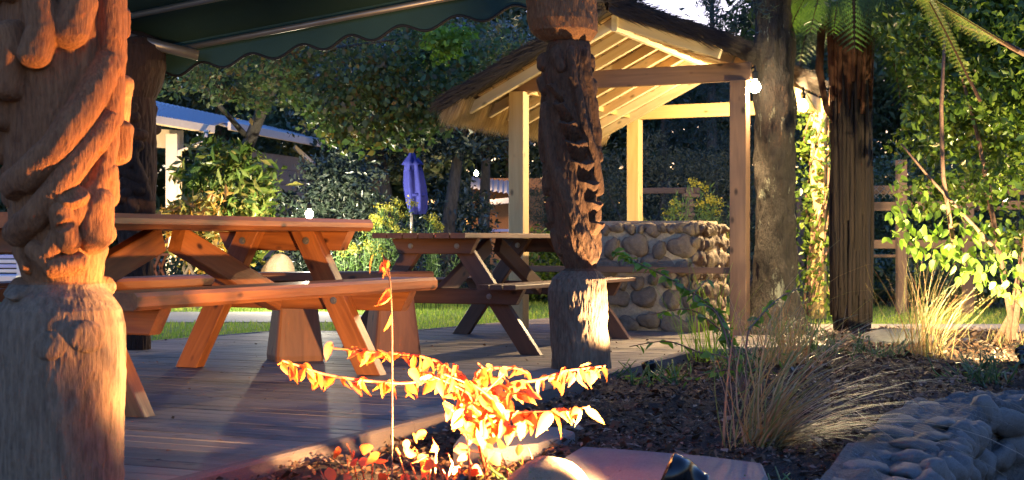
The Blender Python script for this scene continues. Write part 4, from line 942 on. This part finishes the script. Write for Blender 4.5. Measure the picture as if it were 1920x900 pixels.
# tree fern
tf = thing('tree_fern', 'dark fibrous tree fern trunk with fronds arching over the right side', 'tree fern', (*T(1595,10.4), -.08))
fx, fy = T(1596,10.4); r = random.Random(8)
mb = MB(); mb.tube([(fx,fy,-.08), (fx+.01,fy,1.2), (fx,fy,2.6)], [.125,.115,.12], 20); mb.build('trunk', M['fern_trunk'], tf, True)
for i in range(64):
    q = 2*math.pi*i/64+r.uniform(-.05,.05); rr = .128+r.uniform(-.008,.014); z0 = r.uniform(-.08,.3) if i % 2 else r.uniform(.3,1.0); z1 = z0+r.uniform(.9,1.6)
    P = [(fx+(rr+.01*math.sin(k_*1.3+i)*.5)*math.cos(q+.02*k_*r.uniform(-1,1)), fy+rr*math.sin(q), z0+(z1-z0)*k_/5) for k_ in range(6)]
    mb = MB(); mb.tube(P, [.014,.016,.015,.015,.013,.006], 6); mb.build('old_stalk', M['fern_trunk'], tf, True)
for i in range(26):
    q = 2*math.pi*i/26; rr = .125+r.uniform(0,.02); z0 = r.uniform(1.5,1.8)
    mb = MB(); mb.tube([(fx+rr*math.cos(q), fy+rr*math.sin(q), z0), (fx+(rr+.01)*math.cos(q+.05), fy+(rr+.01)*math.sin(q+.05), 2.1), (fx+.8*rr*math.cos(q), fy+.8*rr*math.sin(q), 2.6)], [.016,.022,.02], 6); mb.build('hairy_stalk', M['fern_hair'], tf, True)
def frond(crown, az, length, rise_, droop, parent, name='frond', wscale=1.0, fm='L_fern'):
    """arching frond: stem tube plus leaflets"""
    n_ = 40; P = []; d = Vector((math.cos(az), math.sin(az), 0))
    for i in range(n_+1):
        t = i/n_; P.append(Vector(crown)+d*(length*(t-.12*t*t))+Vector((0,0,rise_*t-droop*t*t)))
    V = []; side = Vector((-d.y, d.x, 0)); rg = random.Random(int(az*1000))
    for i in range(5, n_):
        t = i/n_; tang = (P[i+1]-P[i-1]).normalized() if i < n_ else P[i]-P[i-1]
        Lp = wscale*length*.26*math.sin(math.pi*min(1,(t*.93+.05)))**.8
        for sg in (-1, 1):
            pd = (side*sg+tang*.35+Vector((0,0,-.30))).normalized(); k2 = 15
            for j in range(1, k2):
                f = j/k2; q = P[i]+pd*Lp*f+Vector((0,0,-.12*Lp*f*f)); ll = Lp*.15*(1-f)**.6+.004
                for s2 in (-1, 1):
                    ld = (tang*s2+pd*.35).normalized(); wv = pd*ll*.24
                    V += [q-wv*.9, q+ld*ll+Vector((0,0,rg.uniform(-.15,.05)*ll)), q+wv*.9]
    V = np.array([tuple(v) for v in V]); V = V-np.array(world_loc(parent)); k_ = len(V)//3
    f_ = link(name, mesh_np(name, V, np.arange(3*k_), 3), M[fm]); f_.parent = parent
    mb = MB(); mb.tube(P, [.011*(1-.8*i/n_) for i in range(n_+1)], 6); s_ = mb.build('rachis', M['fern_hair'], f_, True, world=True)
    return f_
cr = Vector((fx, fy, 2.56))
for az, L_, ri, dr_, ws in ((3.75,.75,.2,.72,1.5),(3.3,.8,.3,.80,1.4),(4.25,.6,.15,.65,1.5),(5.55,.85,.2,1.50,1.5),(5.95,.95,.3,1.25,1.4),(5.2,.6,.1,1.15,1.6)):
    frond(cr, az, L_, ri, dr_, tf, wscale=ws)
for az, L_, ri, dr_ in ((3.35,1.0,.5,.62),(3.9,1.0,.4,.62),(4.5,1.3,.35,1.05),(4.95,1.2,.4,1.25),(5.35,1.3,.35,1.15),(5.75,1.45,.35,.95),(6.1,1.5,.3,.75),(2.9,1.2,.45,.9),(.3,1.4,.5,.9),(1.0,1.3,.5,.9),(1.7,1.3,.5,1.0),(2.3,1.3,.45,1.0),(4.2,1.1,.3,.85),(3.6,.9,.3,.5),(5.0,1.0,.1,1.3)):
    frond(cr, az, L_, ri, dr_, tf)
# dead frond stalk left of the trunk
mb = MB(); mb.tube([(fx-.03,fy-.1,2.45), at(1540,60,10.3), at(1536,130,10.3), at(1550,205,10.35), at(1566,235,10.4)], [.025,.03,.028,.02,.01], 8); mb.build('dead_stalk', M['fern_hair'], tf, True)
# large camellia shrub at right
cs = thing('camellia_shrub', 'big leafy shrub on the right with its lower leaves lit yellow green', 'shrub', (3.05,8.9,-.05))
V = []
P, K = clump_pts((3.25,9.2,1.75), (.95,.8,1.25), 520, 46, .10, shell=.25)
pxs = P[:, 0]/P[:, 1]*F+960; k = (pxs > 1660+40*np.sin(P[:, 2]*5)) & (P[:, 2] > .30+.26*np.clip((1900-pxs)/200, -1, 1.3)); leafcloud('foliage', P[k], .055, M['L_camellia'], cs, aspect=.55, hang=.15, kind='stuff')
def leaf_mesh(name, mat, pointy=.5, fold=.18, curl=.12, hw=.30):
    n_ = 7; V = []; Fs = []
    for i in range(n_+1):
        t = i/n_; w_ = hw*math.sin(math.pi*t**.75)**.9*(1-pointy*.35*t) if 0 < t < 1 else 0.0
        z = -curl*t*t
        V += [(-w_, t, z+fold*w_), (0, t, z), (w_, t, z+fold*w_)]
    for i in range(n_):
        a_ = i*3; Fs += [(a_, a_+3, a_+4, a_+1), (a_+1, a_+4, a_+5, a_+2)]
    me = D.meshes.new(name); me.from_pydata(V, [], Fs); me.polygons.foreach_set('use_smooth', [True]*len(me.polygons)); me.update(); me.materials.append(mat); return me
LC = leaf_mesh('leaf', M['L_bright'], hw=.32)  # brighter green puts the low glow into the lower leaves' colour
r = random.Random(2)
for i in range(295):
    px_ = r.uniform(1660,1930); lim = 440+ (px_-1660)*.42; py_ = lim+r.uniform(-110,22)*(.4+r.random()*.8); Y_ = r.uniform(7.9,8.7)
    q = at(px_, py_, Y_); s = r.uniform(.045,.075); link('leaf', LC, None, cs, q, (math.radians(r.uniform(-150,-40)), r.uniform(-.6,.6), r.uniform(0,6.28)), (s, s, s))
for i in range(4):
    a = Vector((3.05+r.uniform(-.1,.1), 8.9+r.uniform(-.1,.1), -.05)); b = Vector(K[r.randrange(len(K))]); m_ = a.lerp(b,.5)+Vector((0,0,.2))
    mb = MB(); mb.tube([a, m_, b], [.022,.014,.005], 6); mb.build('branch', M['twig'], cs, True)
mb = MB(); mb.tube([at(1790,470,8.4), at(1768,330,8.35), at(1765,200,8.3), at(1772,60,8.2)], [.014,.013,.012,.008], 7); mb.build('branch', M['twig'], cs, True)
mb = MB(); mb.tube([at(1690,270,8.2), at(1740,330,8.3), at(1860,460,8.4)], [.006,.008,.012], 6); mb.build('branch', M['twig'], cs, True)
tr = Vector((3.3,9.0,0)); mb = MB(); mb.tube([at(1960,120,8.2), at(1900,90,8.2), at(1850,62,8.2), at(1800,48,8.25)], [.02,.016,.012,.006], 6); mb.build('branch', M['twig'], cs, True)
# fern fronds crossing the shrub; leaf colour stands in for yellow light
ff = thing('fern_frond_spray', 'two long fern fronds tinted as if lit crossing in front of the leafy shrub', 'fern', (*at(1830,185,8.6).xy, 0))
frond(at(1838,190,8.05), 3.35, .50, .95, .20, ff, wscale=.8, fm='L_rhodo'); frond(at(1910,95,8.0), 3.25, .80, .45, .05, ff, wscale=.65, fm='L_rhodo')
# ------------------------------------------------------------------ red shrub
rs = thing('red_shrub', 'low spreading shrub of red and orange autumn leaves blazing in the spotlight', 'shrub', (-.08,4.15,-.04))
LR = [leaf_mesh('leaf', M['L_red'], .6, f_, c_, h_) for f_, c_, h_ in ((.25,.2,.30),(.5,.45,.26),(.15,.05,.33),(.35,-.25,.28),(.7,.3,.22))]
LRl = leaf_mesh('leaf', M['L_redlow'], .5, .15, .1, .38)
root = Vector((-.07,4.12,-.03)); r = random.Random(4)
streams = [([(900,800),(930,760),(960,740),(985,735)], 3.8, 3.75, 22, .05, 1.0), ([(900,800),(870,775),(900,745),(945,700)], 3.72, 3.7, 24, .05, 1.0), ([(900,800),(930,780),(960,800),(985,790)], 3.7, 3.65, 16, .05, 1.0), ([(890,800),(860,760),(880,720),(920,690)], 3.78, 3.8, 22, .055, 1.0),
    ([(890,765),(830,712),(760,718),(690,714),(610,702),(560,686),(528,676)], 3.95, 3.65, 44, .044, 1.0),
    ([(880,750),(840,690),(790,668),(730,662),(690,660),(668,655)], 4.0, 3.9, 34, .046, 1.0),
    ([(905,760),(950,722),(1010,712),(1060,696),(1105,690),(1135,686)], 3.9, 3.85, 38, .050, 1.0),
    ([(905,790),(960,775),(1010,772),(1060,770),(1105,762)], 3.75, 3.6, 20, .062, 1.0),
    ([(900,800),(890,760),(860,720),(850,680)], 4.0, 3.9, 26, .05, 1.0), ([(900,800),(915,750),(925,715),(895,680)], 3.85, 3.8, 28, .05, 1.0), ([(890,800),(880,740),(800,700),(770,690)], 3.8, 3.75, 26, .05, 1.0),
    ([(900,810),(940,780),(900,730),(830,700)], 3.7, 3.65, 20, .05, 1.0),
    ([(900,790),(850,770),(830,745)], 3.9, 3.8, 14, .05, 1.0), ([(890,770),(900,700),(960,690),(990,700)], 4.1, 4.1, 16, .045, 1.0)]
for pts, Ya, Yb, nl, sz, _ in streams:
    W3 = [root]+[at(px_, py_, Ya+(Yb-Ya)*i/(len(pts)-1)) for i, (px_, py_) in enumerate(pts)]
    cp = curve_pts(W3, 40); mb = MB(); mb.tube(cp, [.005*(1-.7*i/39)+.001 for i in range(40)], 5); mb.build('branch', M['twig_red'], rs, True)
    for i in range(nl):
        f = .25+.75*(i/nl)+r.uniform(-.01,.01); q = cp[min(39, int(f*39))]; tg = (cp[min(39, int(f*39)+1)]-cp[max(0, int(f*39)-1)])
        az = math.atan2(tg.y, tg.x)+(-1 if i % 2 else 1)*r.uniform(.5,1.3); s = sz*r.uniform(.75,1.3)*(1.12-.3*f)
        link('leaf', r.choice(LR), None, rs, q+Vector((r.gauss(0,.006), r.gauss(0,.008), r.gauss(0,.004))), (math.radians(r.uniform(-100,-15)), r.uniform(-.9,.9), az+r.uniform(-.7,.7)), (s, s, s))
low = [(600,880),(640,870),(670,860),(820,870),(850,880),(910,870),(940,850),(650,832),(690,840),(742,842),(780,842),(800,860),(720,870),(840,850),(860,835),(880,860),(770,870),(830,880),(990,838),(905,850),(810,820),(870,810)]
for px_, py_ in low:
    b_ = at(px_, py_, r.uniform(3.58,3.82)); mb = MB(); mb.tube([(b_.x+r.uniform(-.05,.05), b_.y+r.uniform(-.03,.05), -.04), b_+Vector((.01,.02,-.03)), b_], [.003,.002,.0015], 4); mb.build('twig', M['twig_red'], rs, True)
    for k_ in range(2): s = r.uniform(.03,.055); link('leaf', LRl, None, rs, b_+Vector((r.gauss(0,.03), r.gauss(0,.02), r.gauss(0,.02))), (math.radians(r.uniform(-200,-10)), r.uniform(-1.2,1.2), r.uniform(-3,3)), (s, s*r.uniform(.8,1.1), s))
lf = at(655,655,3.9); mb = MB(); mb.tube([lf, at(625,653,3.9)], .0025, 5); mb.build('twig', M['twig_red'], rs)
link('leaf', LR[0], None, rs, at(622,640,3.9), (math.radians(-75), .3, .8), (.055,)*3)
# tall single stalk
ts = thing('red_seedling', 'tall thin reddish seedling stalk with curled leaves at its tip', 'plant', (-.33,3.75,-.04))
cp = [Vector((-.30,3.6,-.03)), at(735,700,3.6), at(734,580,3.6), at(728,500,3.59), at(718,478,3.58)]; mb = MB(); mb.tube(curve_pts(cp, 24), .0022, 6); mb.build('stalk', M['twig'], ts, True)
for px_, py_, rx, ry, rz, s in ((722,482,-95,.3,1.4,.055),(718,480,-80,.0,-1.3,.06),(726,486,-120,.2,-.4,.045),(730,540,-110,.3,-.9,.055),(734,556,-140,-.2,-1.4,.05),(733,590,-100,.2,-1.2,.045),(700,478,-70,.1,1.6,.05)):
    link('leaf', LR[0], None, ts, at(px_, py_, 3.59), (math.radians(rx), ry, rz), (s, s, s))
# ------------------------------------------------------------------ tussock and small plants
def tussock(label, base, n_, L_rng, wind, mat, spread=.05, wd=.0022, up_=1.0, name='tussock_grass', group='tussock grasses in the mulch', droop=.9):
    t = thing(name, label, 'grass tussock', (base[0], base[1], -.05), group); V = []; seg = 9; rg = random.Random(int(base[0]*977)); Fs = []
    for i in range(n_):
        az = rg.uniform(0,6.283); L_ = rg.uniform(*L_rng); el = rg.uniform(.75,1.45); b_ = Vector((base[0]+rg.gauss(0,spread), base[1]+rg.gauss(0,spread), -.05))
        d = Vector((math.cos(az)*math.cos(el), math.sin(az)*math.cos(el), math.sin(el)*up_))+Vector(wind)*rg.uniform(.0,1.0)**.8; d.normalize()
        v = d.copy(); p = b_.copy(); sd = Vector((-d.y, d.x, 0)); sd = sd.normalized() if sd.length > .01 else Vector((1,0,0)); k0_ = len(V); dr_ = droop*rg.uniform(.4,1.4)
        ww = wd*rg.uniform(.4,1.7); jit = rg.gauss(0,.035); kink = rg.uniform(.3,1.2) if rg.random() < .18 else 0; kk = rg.randrange(3,8)
        for k_ in range(seg+1):
            f = k_/seg; q = sd*ww*(1-f*.8); V += [p-q, p+q]; v = (v+sd*jit+Vector((0,0,-kink if k_ == kk else 0))).normalized(); v = (v+Vector((wind[0]*.10, wind[1]*.10, -dr_*.16*f))).normalized(); p = p+v*(L_/seg)
        Fs += [(k0_+2*k_, k0_+2*k_+1, k0_+2*k_+3, k0_+2*k_+2) for k_ in range(seg)]
    mb = MB(); mb.add(V, Fs); o = mb.build('blades', M[mat], t); o['kind'] = 'stuff'; return t
bx_, by_ = gp(1425,822); tussock('wind swept tussock of orange and grey blades in the mulch near the stone wall', (bx_, by_), 175, (.25,.95), (1.25,-.15,-.1), 'L_tus', .034, .0036, droop=1.45); tussock('loose inner blades of the same wind swept tussock standing more upright', (bx_-.02, by_+.03), 70, (.2,.62), (.35,0,.1), 'L_tus', .05, .0032, droop=.9)
bx_, by_ = gp(1800,655); tussock('yellow green tussock at the right edge lit from below', (bx_+.45, by_+.3), 110, (.1,.30), (.1,0,0), 'L_tus', .12, .003)
bx_, by_ = gp(1730,665); tussock('thin upright grass beside the glowing ground spotlight', (bx_, by_), 200, (.3,.7), (.25,0,.2), 'L_tus', .06, .002, droop=.5)
bx_, by_ = gp(1330,665); tussock('green yellow blades in front of the barbecue corner', (bx_, by_), 60, (.3,.65), (0,0,.5), 'L_bright', .07, .0035, droop=.4)
bx_, by_ = gp(1470,680); tussock('dull green tuft at the foot of the lichened trunk', (bx_, by_), 260, (.2,.5), (.1,0,.1), 'L_tus', .10, .0025, droop=.7)
# leaning leafy branch (1145,470) -> (1440, 700)
lb = thing('arching_shrub', 'arching green leafy branch leaning left across the barbecue', 'shrub', (*gp(1400,760), -.05))
LG = leaf_mesh('leaf', M['L_bright'], .4, .2, .1, .36)
r = random.Random(9)
b_ = Vector((*gp(1400,760), -.05))
for pts, nl in (([(1370,640),(1340,580),(1260,525),(1190,490),(1148,470)], 90), ([(1380,660),(1340,610),(1290,580),(1220,590)], 22), ([(1400,640),(1420,600),(1460,560),(1500,540)], 18), ([(1370,680),(1310,660),(1250,640),(1180,650)], 20), ([(1350,600),(1300,560),(1330,520)], 14), ([(1390,700),(1330,700),(1280,720)], 12)):
    W3 = [b_]+[at(px_, py_, b_.y+.15*i) for i, (px_, py_) in enumerate(pts)]; cp = curve_pts(W3, 36); mb = MB(); mb.tube(cp, [.0042*(1-.8*i/35)+.001 for i in range(36)], 5); mb.build('branch', M['twig'], lb, True)
    for i in range(nl):
        f = .22+.78*i/nl; q = cp[min(35, int(f*35))]; s = r.uniform(.028,.055)
        link('leaf', LG, None, lb, q, (math.radians(r.uniform(-60,20)), r.uniform(-.7,.7), r.uniform(0,6.28)), (s, s, s))
for px_, py_, h_, lm_, lb_ in ((1385,700,.22,'L_camellia','small leafy plant left of the big tussock base'),(1505,655,.26,'L_stem','feathery green plant below the lichened trunk'),(1570,668,.20,'L_dark','dark low plant behind the tussock tips'),(1655,672,.16,'L_dark','dark low plant beside the flat dark rock'),(1850,705,.2,'L_dark','dark low plant at the right edge of the mulch'),(1255,700,.12,'L_camellia','low leafy plant on the mulch below the barbecue')):
    gx_, gy_ = gp(px_, py_); stemplant(lb_, (gx_, gy_), 14, h_, .07, lm_, False, 'low_plant', 'low plants in the mulch', .06)
# small seedlings on the mulch
for k_, (px_, py_, lb_) in enumerate(((1145,690,'dark leafy sprig against the base of the middle carved post'), (1190,700,'small green seedling in the mulch right of the middle carved post'), (960,880,'green mossy sprig left of the boulder'), (1470,890,'single pale grass sprig at the end of the stone slab'), (1820,690,'dark leafy seedling in the mulch at right'))):
    gx_, gy_ = gp(px_, py_+10); stemplant(lb_, (gx_, gy_), 6, .12 if k_ != 3 else .08, .03, 'moss' if k_ == 2 else 'L_bright' if k_ != 0 else 'L_blue', False, 'seedling', 'small seedlings in the mulch', .045)
n_ = 2500; a_ = RNG.random(n_)*6.28; el = RNG.random(n_)
P = np.stack([.085+.125*np.cos(a_)*np.sqrt(1-el**2*.98), 3.53+.12*np.sin(a_)*np.sqrt(1-el**2*.98), -.03+.142*el], 1); P = P[(RNG.random(n_) < .5) & (P[:, 0] < .09)]
mo = leafcloud('moss', P, .012, M['moss'], None, aspect=.4, hang=-.5, kind='stuff')

n_ = 420; x = RNG.uniform(-2.6,1.2,n_); y = RNG.uniform(3.6,9.5,n_); k = x < edgeX(y)-.05; x = x[k]; y = y[k]
P = np.stack([x, y, np.full(len(x), .006)], 1); leafcloud('deck_litter', P, .017, M['chips'], None, aspect=.6, flat_=.85, kind='stuff')
